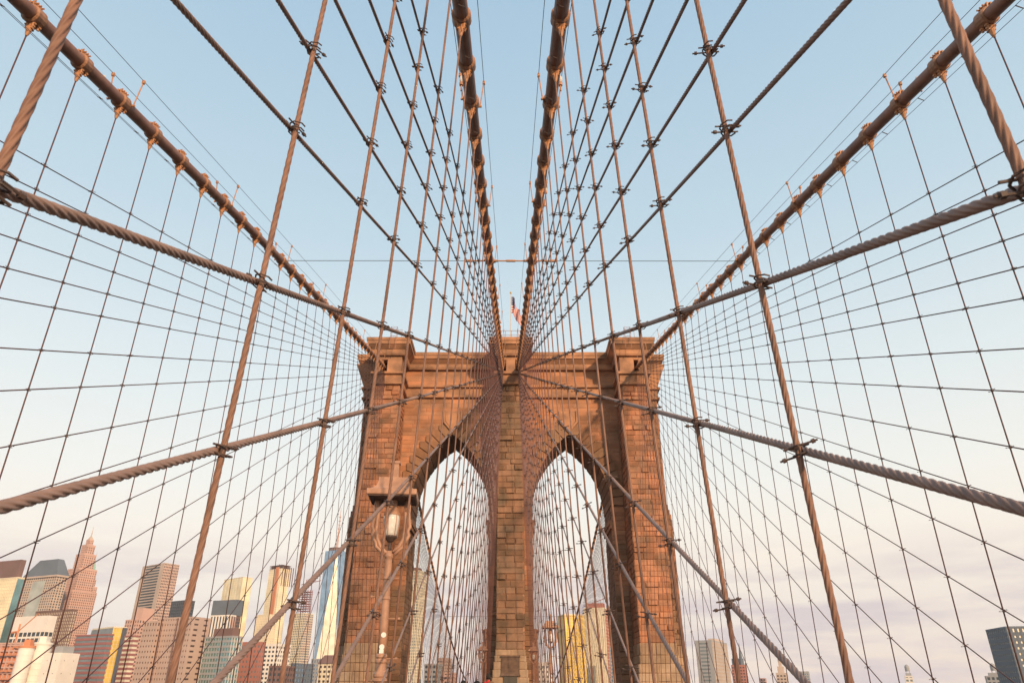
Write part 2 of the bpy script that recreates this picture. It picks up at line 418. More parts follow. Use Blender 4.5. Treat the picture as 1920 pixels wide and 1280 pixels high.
# wall panels round the arches
VT = 1.75
for z0, z1 in courses(-.6, 36.95, .60):
    zm = (z0+z1)/2
    for sx in (-1, 1):
        h = arch_half(zm, VT if zm > ZS else 0) if zm < ZA+1.6 else 0
        if zm > ZS and h > 0: h = max(h-.15, 0)
        segs = [(1.68, AC-h), (AC+h, XI)] if h > 0 else [(1.68, XI)]
        rough = .035 if zm > 21 else .06
        for a, c in segs:
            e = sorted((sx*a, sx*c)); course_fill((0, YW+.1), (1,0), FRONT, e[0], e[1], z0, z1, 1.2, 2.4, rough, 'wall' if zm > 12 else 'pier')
for z0, z1 in courses(38.8, 41.25, .82):
    for sx in (-1, 1):
        e = sorted((sx*1.7, sx*XI)); course_fill((0, YW+.1), (1,0), FRONT, e[0], e[1], z0, z1, 1.6, 2.8, .02, 'wall')
# jambs inside the arches
for z0, z1 in courses(-.6, ZS, .68):
    for sx in (-1, 1):
        for q in (-1, 1):
            x = sx*AC + q*(AH+.1)
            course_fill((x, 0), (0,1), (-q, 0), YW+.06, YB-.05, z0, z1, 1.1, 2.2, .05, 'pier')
# voussoirs run through the wall
def voussoirs():
    n = 11
    th_top = math.atan2(RISE, ACX)          # angle of the apex seen from the arc centre
    for sx in (-1, 1):
        for q in (-1, 1):
            for i in range(n):
                t0, t1 = th_top*i/n, th_top*(i+1)/n
                def pt(t, r): return (AC*sx + q*(r*math.cos(t)-ACX), ZS + r*math.sin(t))
                tt = VT*(1.0 if i % 2 else .96)
                a0, a1, o0, o1 = pt(t0+.005, AR), pt(t1-.005, AR), pt(t0+.0045, AR+tt), pt(t1-.0045, AR+tt)
                if i == n-1:
                    o1 = (AC*sx+q*.06, o1[1]); a1 = (AC*sx+q*.03, a1[1])
                corner = (o0[0], o1[1])
                poly = [a0, o0, corner, o1, a1]
                ar = sum(poly[k][0]*poly[(k+1) % 5][1]-poly[(k+1) % 5][0]*poly[k][1] for k in range(5))
                if ar < 0: poly.reverse()
                b = MB(); b.prism(poly, YW-.15-.04*random.random(), YB+.02)
                stones.append((b.v, b.f, 'vous', 1e-3))
voussoirs()
stones.sort(key=lambda s_: -s_[3])
keys = list(S.keys())
smats = [S[k] for k in keys]
def stone_obj(name, group, kind=None):
    me = bpy.data.meshes.new(name); V = []; F = []; mi = []; va = []
    for (v, f, key, w) in group:
        b0 = len(V); V += v; r_ = random.random()
        for q in f: F.append([b0+i for i in q]); mi.append(keys.index(key)); va.append(r_)
    me.from_pydata(V, [], F)
    if kind:
        for m_ in smats: me.materials.append(m_)
        me.polygons.foreach_set('material_index', mi)
    else: me.materials.append(S[group[0][2]])
    at_ = me.attributes.new('vary', 'FLOAT', 'FACE'); at_.data.foreach_set('value', va)
    me.update()
    o = bpy.data.objects.new(name, me); COL.objects.link(o); o.parent = tower; o.location = (0, -96, -ZW)
    if kind: o['kind'] = kind
    return o
for s_ in stones[:300]: stone_obj('stone', [s_])
stone_obj('stonework', stones[300:], 'stuff')
# keystone ornament: a raised V over each arch, capital blocks at the imposts
for sx in (-1, 1):
    c = sx*AC; orn = MB()
    orn.prism([(c, ZA+.62), (c+1.0, ZA+1.9), (c+1.0, ZA+3.3), (c-1.0, ZA+3.3), (c-1.0, ZA+1.9)], YW-.20, YW+.05)
    ks = tb(orn, 'keystone', S['trim'])
    for q in (-1, 1):
        p4 = [(c+q*.01, ZA+.15), (c+q*1.15, ZA+1.5), (c+q*1.15, ZA+1.95), (c+q*.01, ZA+.55)]
        if q < 0: p4.reverse()
        b = MB(); b.prism(p4, YW-.40, YW+.05)
        e = sorted((c+q*1.03, c+q*1.25)); b.box(e[0], e[1], YW-.36, YW+.05, ZA+1.6, ZA+3.4); b.build('keystone_rib', S['trim'], ks)
for sx in (-1, 1):
    for q in (-1, 1):
        b = MB(); x = sx*AC+q*AH
        e = sorted((x-q*.32, x+q*.06)); b.box(e[0], e[1], YW-.1, YB, 19.6, 20.15)
        e = sorted((x-q*.18, x+q*.06)); b.box(e[0], e[1], YW-.05, YB, 19.1, 19.6); tb(b, 'impost', S['trim'])
# plaque on the pedestal
M_BRONZE = mat('bronze', (.13,.075,.05), .55, metal=.3, noise=.3, nscale=3)
pq = MB(); pq.box(-1.02, 1.02, YF-.12, YF+.02, 1.95, 3.75); pq.box(-1.12, 1.12, YF-.2, YF+.02, 3.7, 3.88); pq.frustum((-1.05,1.05,YF-.14,YF+.02), 1.9, (-1.02,1.02,YF-.12,YF+.02), 2.2)
pq.frustum((-1.16,1.16,YF-.18,YF+.02), 1.78, (-1.03,1.03,YF-.13,YF+.02), 2.0)
tb(pq, 'plaque', M_BRONZE)
p2 = MB(); p2.box(-.78, .78, YF-.1, YF+.02, -.2, 1.72); tb(p2, 'lower_plaque', mat('plaque_dark', (.075,.06,.045), .6))
# roof rails and ladder cages
M_RAIL = mat('rail_paint', (.33,.17,.12), .6)
def cage(x, y, big):
    b = MB()
    if big:
        for dx in (-1.6, -.8, 0, .8, 1.6): b.cyl((x+dx, y, ZT), (x+dx, y, ZT+1.35), .035, 6)
        for dz in (.65, 1.35): b.cyl((x-1.6, y, ZT+dz), (x+1.6, y, ZT+dz), .03, 6)
        for dx in (-1.6,):
            b.tube([(x+dx-.5+.5*math.cos(t*math.pi/8), y-.3, ZT+1.3+.45*math.sin(t*math.pi/8)) for t in range(9)], .03, 6)
            b.cyl((x+dx-1.0, y-.3, ZT-.4), (x+dx-1.0, y-.3, ZT+1.3), .03, 6)
    else:
        for dx in (-.4, .4):
            b.tube([(x+dx, y-.6, 41.6), (x+dx, y-.6, ZT+1.0), (x+dx, y-.5, ZT+1.4), (x+dx, y-.1, ZT+1.5), (x+dx, y+.15, ZT+1.2), (x+dx, y+.15, ZT)], .03, 6)
        for k in range(8): b.cyl((x-.4, y-.6, 41.7+.45*k), (x+.4, y-.6, 41.7+.45*k), .02, 5)
        for k in range(3):
            z = ZT-.3+.6*k
            b.tube([(x+.42*math.cos(t*math.pi/6), y-.6-.55*math.sin(t*math.pi/6), z) for t in range(7)], .02, 5)
        b.cyl((x+1.0, y+.1, ZT), (x+1.0, y+.1, ZT+1.3), .03, 6); b.cyl((x+.4, y+.1, ZT+1.2), (x+1.0, y+.1, ZT+1.25), .025, 6)
    return b
tb(cage(.1, 87.4, True), 'roof_railing', M_RAIL)
for x in (-15.9, 15.9): tb(cage(x, 86.85, False), 'ladder_cage', M_RAIL)

# far tower across the river
ft = empty('far_stone_tower', (0, 582, ZW)); tag(ft, 'distant stone tower across the river, half hidden behind the near pier', 'tower')
fb = MB(); add_body(fb)
for pl_ in plans(0):
    fb.frustum((pl_[0]-.4,pl_[1]+.4,pl_[2]-.4,pl_[3]+.4), 37, (pl_[0]-.4,pl_[1]+.4,pl_[2]-.4,pl_[3]+.4), 38.5)
    fb.frustum((pl_[0]-.5,pl_[1]+.5,pl_[2]-.5,pl_[3]+.5), 41.3, (pl_[0]-1.3,pl_[1]+1.3,pl_[2]-1.3,pl_[3]+1.3), 43.5)
o = fb.build('masonry', S['wall'], ft); o.location = (0, -96, -ZW)
b = MB(); b.frustum((-23.5,23.5,84.5,107.5), ZW-4, (-22.4,22.4,86,106), ZB+.02); o = b.build('masonry_base', S['base'], ft); o.location = (0, -96, -ZW)

# ------------------------------------------------------------------ flag on its pole
fl = empty('flag_pole', (0, 96, ZT-.2)); tag(fl, 'tall thin flag pole with gilded ball on the tower top', 'flag pole')
b = MB(); b.lathe([(.11,0),(.10,3),(.06,12.4)], 10); b.build('pole', mat('pole_white', (.55,.50,.45), .5), fl, smooth=True)
b = MB(); b.lathe([(.02,12.38),(.13,12.45),(.17,12.58),(.12,12.7),(.02,12.78)], 10); b.build('finial', mat('gilt', (.6,.35,.1), .35, metal=.8), fl, smooth=True)
def flag():
    nu, nv = 60, 39
    wf, hf = 5.6, 2.9        # hanging in folds
    fm = [mat('flag_red', (.50,.015,.02), .8), mat('flag_white', (.78,.74,.70), .8), mat('flag_blue', (.035,.05,.14), .8)]
    V = []; F = []; mi = []
    for j in range(nv+1):
        t = j/nv
        for i in range(nu+1):
            s_ = i/nu
            # the free end droops: the fly swings down beside the pole
            ang = 1.28*min(1, s_*5)
            x = .12 + s_*wf*math.cos(ang)*.98 + .16*math.sin(s_*13+t*2.2)*s_
            z = 11.9 - t*hf*(1-.35*s_) - s_*wf*.66*math.sin(ang) + .12*math.sin(s_*9)
            y = .42*math.sin(s_*15+t*1.3)*min(1, s_*3) - .2*s_
            V.append((x, y, z))
    for j in range(nv):
        for i in range(nu):
            F.append((j*(nu+1)+i, (j+1)*(nu+1)+i, (j+1)*(nu+1)+i+1, j*(nu+1)+i+1))
            st = j*13//nv
            blue = (i/nu) < .34 and st < 7
            m_ = 2 if blue else (0 if st % 2 == 0 else 1)
            if blue and (i % 4 == 1) and (j % 4 == 1): m_ = 1
            mi.append(m_)
    me = bpy.data.meshes.new('flag'); me.from_pydata(V, [], F)
    for m_ in fm: me.materials.append(m_)
    me.polygons.foreach_set('material_index', mi); me.polygons.foreach_set('use_smooth', [True]*len(F)); me.update()
    o = bpy.data.objects.new('flag', me); COL.objects.link(o); o.location = (0, 96, ZT-.2)
    sm = o.modifiers.new('s', 'SOLIDIFY'); sm.thickness = .012
    tag(o, 'striped red and white flag with blue starred corner drooping from its pole', 'flag')
flag()
# ------------------------------------------------------------------ main cables, suspenders and stays
SPC = 2.29; Y0 = 14.5
def zc(y):                        # centre of the main cables
    if y <= 88: return 17.75 + .2828*(y-14.5) + .00042*(y-14.5)*(y-53.4)
    if y <= 104: return 39.75 + .9*math.sin(math.pi*(y-88)/16)**1
    d = y-104; return 39.75 - .318*d + .00066*d*d
def xc(y, inner):
    if inner:
        return 1.54-.0062*y+.022*max(0, 13.5-y) if y <= 88 else (1.0 if y < 104 else 1.0+.004*(y-104))
    if y <= 88: return 13.95+.0219*(y-14.5)+.000607*(y-14.5)*(y-53.4)
    return 17.15 if y < 104 else 17.15-.008*(y-104)
def xs(y, z, inner):              # the sheet in which suspenders and stays hang
    top, bot = zc(y)-.4, zd(y)+.5
    t = max(0, min(1, (top-z)/(top-bot)))
    return xc(y, inner)*(1-t) + (2.5 if inner else 13.9)*t
CN = {(-1,0):'outer left', (-1,1):'inner left', (1,1):'inner right', (1,0):'outer right'}
def YK(k, inner):                 # stations of the hangers
    if inner and k in (-5,-4,-3): return {-5:2.43, -4:5.25, -3:7.75}[k]
    return Y0+k*SPC
PLANES = [(-1,0), (-1,1), (1,1), (1,0)]

# one cable band, modelled along its local y axis
def band_mesh():
    b = MB()
    def ring(y0, r0, y1, r1, n=16):
        b.cyl((0,y0,0), (0,y1,0), r0, n, r1)
    ring(-.21,.245,-.17,.29); ring(-.17,.285,.17,.285); ring(.17,.29,.21,.245); nring = len(b.m)
    for s_ in (-1, 1):
        b.box(s_*.055-.02, s_*.055+.02, -.19, .19, .24, .40)
        for yb in (-.12, .0, .12): b.cyl((s_*.17, yb, .335), (s_*.03, yb, .335), .026, 6)
    for yb in (-.15, -.03, .09): b.cyl((-.05, yb, .36), (.10, yb+.02, .43), .02, 6)
    for s_ in (-1, 1):
        for yb in (-.11, .11): b.cyl((s_*.075, yb, -.40), (s_*.095, yb, -.24), .038, 6)
    for yb in (-.11, .11):
        b.cyl((-.16, yb, -.32), (.16, yb, -.32), .032, 6)
    for i_ in range(len(b.m)): b.m[i_] = 0 if i_ < nring else 1
    return b.mesh('cable_band', [M_CABLE_HALFLIT, M_CABLE_LIT])
def socket_mesh():
    b = MB(); b.lathe([(.03,-.80),(.055,-.72),(.085,-.55),(.075,-.46),(.05,-.40),(.05,-.30)], 10)
    b.cyl((-.13,0,-.41), (.13,0,-.41), .035, 8); b.box(-.105,.105,-.05,.05,-.52,-.44)
    return b.mesh('hanger_socket', M_CABLE_LIT)
BAND, SOCK = band_mesh(), socket_mesh()
lb = MB(); lb.lathe([(.07,0),(.075,.12),(.05,.16)], 10); lb.cyl((0,0,-.25),(0,0,0),.03,6)
LBODY = lb.mesh('lamp_base', M_CABLE_LIT)
lg = MB(); lg.lathe([(.045,.16),(.075,.22),(.075,.34),(.05,.42),(.01,.45)], 10)
LGLOBE = lg.mesh('lamp_globe', mat('lamp_globe', (.62,.55,.48), .25))
def main_cable(sx, inn):
    root = empty('main_cable', (0, 96, zc(96)))
    tag(root, f'thick round {CN[(sx,inn)]} main cable with bolted bands, rising to the tower top', 'cable', 'main suspension cables')
    O = Vector((0, 96, zc(96)))
    b = MB(); pts = []
    y = -26.0
    while y <= 330: pts.append(Vector((sx*xc(y,inn), y, zc(y)))-O); y += 2.0 if y < 110 else 4.0
    b.tube(pts, .215, 18); b.build('cable', M_CABLE, root, smooth=True)
    kmin, kmax = -12, int((87.0-Y0)/SPC)
    for k in range(kmin, 96):
        y = YK(k, inn)
        if 86.6 < y < 105.5: continue
        if y > 330: break
        e = .3; d = Vector((sx*(xc(y+e,inn)-xc(y-e,inn)), 2*e, zc(y+e)-zc(y-e)))
        pit = math.atan2(d.z, d.y)
        m_ = Matrix.Translation(Vector((sx*xc(y,inn), y, zc(y)))-O) @ Euler((pit, 0, -math.atan2(d.x, d.y))).to_matrix().to_4x4()
        if y < 170:
            o = link('cable_band', BAND, root, mw=m_)
            s_ = link('hanger_socket', SOCK, o, mw=Matrix.Rotation(-pit, 4, 'X'))
    # hand ropes on pairs of posts, wires slung below, small globe lamps
    for s_ in (-1, 1):
        pts = []; y = -26
        while y <= 86.5: pts.append(Vector((sx*xc(y,inn)+s_*.42, y, zc(y)+1.18))-O); y += 3
        b = MB(); b.tube(pts, .011, 5); b.build('hand_rope', M_WIRE, root)
        pts = []; y = -26
        while y <= 86.5: pts.append(Vector((sx*xc(y,inn)+s_*.09-sx*.12, y, zc(y)-.64-.12*(s_ > 0)))-O); y += 3
        b = MB(); b.tube(pts, .009, 5); b.build('service_wire', M_WIRE, root)
    for k in range(-10, kmax):
        y = Y0+k*SPC
        if k % 4 == 2:
            for s_ in (-1, 1):
                b = MB(); yo = .25 if s_ > 0 else -.25
                c = Vector((sx*xc(y+yo,inn), y+yo, zc(y+yo)))-O
                b.cyl(c+Vector((s_*.30,0,-.05)), c+Vector((s_*.42,0,1.16)), .024, 6); b.box(c.x+s_*.42-.045, c.x+s_*.42+.045, c.y-.045, c.y+.045, c.z+1.06, c.z+1.2)
                b.cyl(c+Vector((-s_*.1,0,.0)), c+Vector((s_*.36,0,-.03)), .045, 6)
                b.build('post', M_CABLE_LIT, root)
            yy = y-.8; c = Vector((sx*xc(yy,inn)+sx*.30, yy, zc(yy)+.20))-O
            l_ = link('lamp', LBODY, root, loc=c); link('globe', LGLOBE, l_)
        yw = y+1.1; b = MB(); c = Vector((sx*xc(yw,inn)-sx*.12, yw, zc(yw)-.70))-O
        if y < 60: b.cyl((c.x-.10, c.y, c.z+.06), (c.x+.10, c.y, c.z-.06), .016, 6); b.build('wire_spacer', M_CLAMP, root)
    return root
for p_ in PLANES: main_cable(*p_)

def rope_points(p0, p1, near):
    """near part finely divided so the twist of the strands shows"""
    p0, p1 = Vector(p0), Vector(p1); n = max(1, int((p1-p0).length/(.034 if near else 4)))
    return [p0.lerp(p1, i/n) for i in range(n+1)]
def susp_foot(y): return zd(y)+.45
n_susp = 0; rest = MB()
def suspender(sx, inn, y, idx, before):
    top = Vector((sx*xc(y,inn), y, zc(y)-.78)); zb_ = susp_foot(y)
    bot = Vector((sx*xs(y, zb_, inn), y, zb_))
    r = .024 if inn else .021
    near = inn and y < 12.5
    b = MB()
    if near: b.tube(rope_points(bot, top, True), r*1.1, 24, twist=2*math.pi/.62, lobes=1)
    else: b.tube([bot, top], r if y < 100 else .022, 8 if y < 60 else 6)
    return b, bot
for sx, inn in PLANES:
    ys = [YK(k, inn) for k in range(-5, 96)]
    front = sorted([y for y in ys if y < 86.6], reverse=True); back = [y for y in ys if 105.5 < y < 300]
    front = [y for y in front if y > (.5 if inn else 9)]
    skip = 0 if inn else 8        # hidden behind the tower
    for bef, seq in ((True, front), (False, back)):
        for i, y in enumerate(seq):
            b, bot = suspender(sx, inn, y, i, bef)
            far = (not bef) and (i < skip or i >= skip+36)
            if far: rest.add(b.v, b.f); continue
            me = b
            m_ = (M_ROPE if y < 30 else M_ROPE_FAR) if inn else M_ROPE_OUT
            b.v = [(q[0]-bot.x, q[1]-bot.y, q[2]-bot.z) for q in b.v]
            o = b.build('suspender_rope', m_, smooth=True); o.location = bot
            lab = f'vertical suspender rope under the {CN[(sx,inn)]} main cable, {ordinal(i+1)} {"before" if bef else "beyond"} the stone tower'
            tag(o, lab, 'rope', 'suspender ropes of the bridge'); n_susp += 1
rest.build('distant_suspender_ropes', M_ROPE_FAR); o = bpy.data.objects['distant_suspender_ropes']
tag(o, 'many thin suspender ropes hanging far beyond the stone tower', 'rope', None, 'stuff')

# rope clamps where a stay crosses a suspender
def clamp_mesh():
    b = MB()
    b.box(-.02, .02, -.03, .03, -.03, .03)
    for z in (-.035, .035):
        b.tube([(.075, -.055, z), (.03, -.075, z), (-.04, -.05, z), (-.06, 0, z), (-.04, .05, z), (.03, .075, z), (.075, .055, z)], .0085, 5)
    b.cyl((-.15, -.07, -.05), (.10, .055, -.03), .009, 5); b.cyl((-.10, -.055, .03), (.15, .07, .05), .009, 5)
    b.cyl((-.13,-.062,-.05), (-.105,-.05,-.046), .02, 6); b.cyl((.105,.05,.046), (.13,.062,.05), .02, 6)
    return b
CB = clamp_mesh(); CLAMP = CB.mesh('rope_clamp', M_CLAMP)
LAND = [-42.9,-38.3,-34.0,-30.0,-26.0,-22.3,-16.8,-12.4,-7.0,-2.3] + [2.2+4.57*k for k in range(14)]
cl_list = []
def stay(sx, inn, yl, i, n, before=True):
    top = Vector((0, YF+.9, 39.55-.055*i)) if before else Vector((0, YR-.9, 39.55-.055*i))
    zl = zd(yl)+.5
    def zof(y): return top.z + (zl-top.z)*((y-top.y)/(yl-top.y))
    def X(y):
        yy = min(max(y, -45), 86.5) if before else max(y, 105.5)
        z = zof(y)
        off = .048 if inn else .042
        f = 1 if (YF-y if before else y-YR) > 3 else 0
        base = xs(yy, z, inn)
        return sx*(base + off*f)
    thick = inn and 6 <= i <= 9 and before
    r = (.031 if thick else .022) if inn else .0195
    ys = []; y = yl
    if before:
        while y < top.y-1: ys.append(y); y += SPC if y > -4 else 3.0
    else:
        while y > top.y+1: ys.append(y); y -= 6
    ys.append(top.y)
    root = empty('stay_rope', (sx*xs(min(yl, 86) if before else yl, zl, inn), yl, zl))
    lab = f'diagonal stay rope of the {CN[(sx,inn)]} fan {"on the near side" if before else "beyond the tower"}, {ordinal(n-i)} from the steepest'
    tag(root, lab, 'rope', 'stay ropes fanning from the tower')
    O = root.location.copy()
    pts = [Vector((X(y), y, zof(y))) for y in ys]
    b = MB()
    # fine twisted rope close to the camera, plain beyond
    P1 = [q for q in pts]
    if inn and before:
        lo = -1.0; hi = 13.0
        if yl < hi:
            a0 = max(yl, lo)
            if yl < lo: b.tube([Vector((X(yl), yl, zof(yl)))-O, Vector((X(lo), lo, zof(lo)))-O], r, 8)
            nn = int((hi-a0)/(.034 if thick else .03)); seg = []
            for k in range(nn+1):
                y = a0+(hi-a0)*k/nn; seg.append(Vector((X(y), y, zof(y)))-O)
            b.tube(seg, r*1.1, 24, twist=2*math.pi/(.50 if thick else .34), lobes=1)
            yy = [hi]+[y for y in ys if y > hi]
            b.tube([Vector((X(y), y, zof(y)))-O for y in yy], r, 8)
        else: b.tube([q-O for q in pts], r, 8)
    else: b.tube([q-O for q in pts], r if before else .02, 6)
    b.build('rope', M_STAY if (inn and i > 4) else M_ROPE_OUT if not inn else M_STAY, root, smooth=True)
    if before:
        for k in range(-5, 32):
            y = YK(k, inn)
            if y < yl or y > 85 or y < (.5 if inn else 9): continue
            z = zof(y)
            if z > zc(y)-1.0: continue
            px, py, dep = pix((sx*xs(y,z,inn), y, z))
            if dep < .3: continue
            ang = math.atan((zl-top.z)/(yl-top.y))
            cl_list.append((1/dep if (-60 < px < 1980 and -60 < py < 1340) else 0.0, root, Vector((sx*xs(y,z,inn), y, z))-O, sx, inn))
for sx, inn in PLANES:
    for i, yl in enumerate(LAND): stay(sx, inn, yl, i, len(LAND))
    LB = [104+26+4.57*k for k in range(22)][::-1]
    for i, yl in enumerate(LB): stay(sx, inn, yl, i, len(LB), False)
cl_list.sort(key=lambda q: -q[0])
joined = {}
for j, (w, root, loc, sx, inn) in enumerate(cl_list):
    if w == 0: continue
    rz = (R(35) if sx < 0 else R(-35)) + random.uniform(-.3, .3)
    m_ = Matrix.Translation(loc) @ Euler((random.uniform(-.25,.25), random.uniform(-.25,.25), rz)).to_matrix().to_4x4() @ Matrix.Scale(.95 if inn else .68, 4) @ Matrix.Diagonal((-sx*1.0 if False else 1, 1, 1, 1))
    if j < 620: link('rope_clamp', CLAMP, root, mw=m_)
    else: joined.setdefault(root.name, (root, MB()))[1].add([m_ @ Vector(v) for v in CB.v], CB.f)
for nm, (root, b) in joined.items(): b.build('small_rope_clamps', M_CLAMP, root, kind='stuff')

# transverse tie between the four cables
yt = Y0+10*SPC+.1
tie = empty('cross_tie', (0, yt, zc(yt))); tag(tie, 'thin level tie wire and rod linking the four main cables', 'tie')
b = MB(); b.cyl((-xc(yt,1), 0, .02), (xc(yt,1), 0, .02), .045, 8); b.cyl((-.28,0,.02), (.28,0,.02), .075, 8)
for s_ in (-1, 1): b.cyl((s_*(xc(yt,1)-.5),0,.02), (s_*(xc(yt,1)-.2),0,.02), .075, 8); b.cyl((s_*(xc(yt,1)+.2),0,.02), (s_*(xc(yt,1)+1.6),0,.02), .05, 8); b.cyl((s_*(xc(yt,1)+1.1),0,.02), (s_*(xc(yt,1)+1.6),0,.02), .085, 8)
b.build('rod', M_CABLE_LIT, tie)
for s_ in (-1, 1):
    b = MB(); b.cyl((s_*(xc(yt,1)+1.5), 0, .02), (s_*xc(yt,0), 0, .02), .018, 6); b.build('wire', M_WIRE, tie)
yt2 = 190.0
tie2 = empty('cross_tie', (0, yt2, zc(yt2))); tag(tie2, 'distant level tie wire seen through the arches', 'tie')
b = MB(); b.cyl((-xc(yt2,0), 0, .02), (xc(yt2,0), 0, .02), .04, 6); b.build('wire', M_WIRE, tie2)
# ------------------------------------------------------------------ promenade lamps
M_LAMP = mat('lamp_paint', (.47,.255,.165), .55, noise=.2, nscale=5)
M_LAMPD = mat('lamp_soffit', (.10,.06,.05), .7)
M_LENS = mat('lens_glass', (.74,.70,.64), .22, spec=.5, noise=.12, nscale=14)
M_STICK = mat('sticker_white', (.8,.76,.7), .6)
LH = 5.55      # height of the roof rim above the foot
def make_lamp():
    root = empty('promenade_lamp', (0,0,0)); T = LH
    b = MB(); b.lathe([(.24,0),(.24,.4),(.20,.48),(.17,.9),(.15,1.0)], 16); b.build('base', M_LAMP, root)
    b = MB(); n = 24; vs_ = []      # fluted lower shaft
    for z, r_ in ((.98,.15),(T-3.92,.115)):
        for k in range(n): t = 2*math.pi*k/n; q = r_*(1 if k % 2 else .86); vs_.append((q*math.cos(t), q*math.sin(t), z))
    b.add(vs_, [(k, (k+1) % n, n+(k+1) % n, n+k) for k in range(n)])
    for k in range(10): t = 2*math.pi*k/10; b.cyl((.11*math.cos(t), .11*math.sin(t), T-4.24), (.165*math.cos(t), .165*math.sin(t), T-4.22), .03, 6)
    b.build('fluted_shaft', M_LAMP, root)
    b = MB(); b.lathe([(.115,T-3.94),(.155,T-3.91),(.155,T-3.87),(.13,T-3.85),(.15,T-3.82),(.15,T-3.77),(.115,T-3.72),(.105,T-3.58),(.125,T-3.54),(.125,T-3.50),(.10,T-3.47),(.125,T-3.44),(.125,T-3.40),(.10,T-3.37)], 18); b.build('collar', M_LAMP, root)
    b = MB(); b.lathe([(.098,T-3.39),(.09,T-2.8),(.078,T-1.42),(.078,T-1.36),(.098,T-1.34),(.098,T-1.28),(.07,T-1.25),(.07,T-1.2)], 16)
    for z in (T-2.25, T-1.82): b.lathe([(.088,z-.02),(.098,z),(.098,z+.03),(.082,z+.05)], 16)
    b.build('pole', M_LAMP, root, smooth=True)
    for z, s_ in ((T-3.47,1),(T-2.66,1),(T-2.2,-1),(T-1.8,1),(T-3.9,-1)):
        b = MB(); b.cyl((0,0,z), (s_*.33,0,z), .016, 6); b.cyl((s_*.30,0,z), (s_*.34,0,z), .03, 8); b.build('step_peg', M_LAMP, root)
    for s_ in (-1, 1):               # lyre frame: inner hoop, scrolled outer edge, upright
        b = MB()
        b.tube([(0,0,T-1.24),(s_*.10,0,T-1.22),(s_*.22,0,T-1.10),(s_*.30,0,T-.92),(s_*.335,0,T-.72),(s_*.335,0,T-.50),(s_*.315,0,T-.30),(s_*.325,0,T-.02)], .045, 8)
        b.tube([(s_*.39,0,T-.01),(s_*.39,0,T-.34),(s_*.415,0,T-.52),(s_*.44,0,T-.64),(s_*.39,0,T-.74),(s_*.425,0,T-.84),(s_*.385,0,T-.93),(s_*.33,0,T-1.0),(s_*.31,0,T-1.1),(s_*.2,0,T-1.19),(s_*.12,0,T-1.28)], .042, 8)
        b.box(s_*.355-.05, s_*.355+.05, -.045, .045, T-.30, T-.005)
        b.build('lyre_frame', M_LAMP, root, smooth=True)
    b = MB(); b.lathe([(.05,T-1.0),(.08,T-.97),(.11,T-.93),(.15,T-.90),(.16,T-.86)], 14); b.cyl((0,0,T-1.25), (0,0,T-.98), .03, 8); b.build('lantern_cup', M_CLAMP, root, smooth=True)
    b = MB(); b.lathe([(.13,T-.88),(.148,T-.80),(.172,T-.62),(.18,T-.48),(.176,T-.37)], 20); b.build('lens', M_LENS, root, smooth=True)
    b = MB(); b.lathe([(.185,T-.385),(.19,T-.33),(.15,T-.28),(.11,T-.15),(.11,T)], 18)
    for k in range(6): t = 2*math.pi*k/6+.2; b.tube([(.158*math.cos(t), .158*math.sin(t), T-.87), (.185*math.cos(t), .185*math.sin(t), T-.6), (.19*math.cos(t), .19*math.sin(t), T-.36)], .009, 5)
    b.build('lantern_cage', M_LAMP, root)
    b = MB(); pr = [(.555,T),(.57,T+.02),(.575,T+.13),(.50,T+.15),(.43,T+.19),(.375,T+.26),(.345,T+.36),(.335,T+.46)]
    for (a, z0), (c, z1) in zip(pr, pr[1:]): b.frustum((-a,a,-a*.92,a*.92), z0, (-c,c,-c*.92,c*.92), z1)
    rf = b.build('roof', M_LAMP, root)
    b = MB(); b.box(-.53,.53,-.49,.49,T-.03,T+.002); b.build('soffit', M_LAMPD, rf)
    b = MB(); b.box(-.09,.09,-.08,.08,T+.44,T+.86); b.box(-.115,.115,-.105,.105,T+.86,T+.92); b.build('vent', M_LAMP, rf)
    return root
def copy_tree(o, parent=None):
    c = o.copy(); COL.objects.link(c)
    if parent is not None: c.parent = parent
    for ch in list(o.children): copy_tree(ch, c)
    return c
lamp0 = make_lamp()
for i, (px, py, dep, lab) in enumerate(((737, 936, 17.0, 'tall terracotta painted lamp post with stickers, large beside the left arch'),
                     (1031.5, 1177, 50.0, 'small lamp post seen within the right arch near the gold tower'),
                     (905, 1219, 82.0, 'tiny lamp post against the left edge of the central pier'),
                     (1000, 1220, 82.0, 'tiny lamp post against the right edge of the central pier'))):
    p = ray(px, py)*dep
    o = lamp0 if i == 0 else copy_tree(lamp0)
    o.location = (p.x, p.y, p.z-LH); o.rotation_euler = (0, 0, R(4) if i == 0 else 0)
    tag(o, lab, 'lamp', 'promenade lamps')
    if i == 0:
        b = MB(); b.lathe([(.055,-.004),(.055,.004)], 16); st = b.mesh('sticker', M_STICK)
        for dx, z in ((.02, LH-3.0), (.0, LH-3.24)): link('sticker', st, o, mw=Matrix.Translation((dx, -.102, z)) @ Matrix.Rotation(R(90), 4, 'X'))
        b = MB(); b.box(-.05,.045,-.116,-.104,LH-3.37,LH-3.29); b.build('sticker', M_STICK, o)

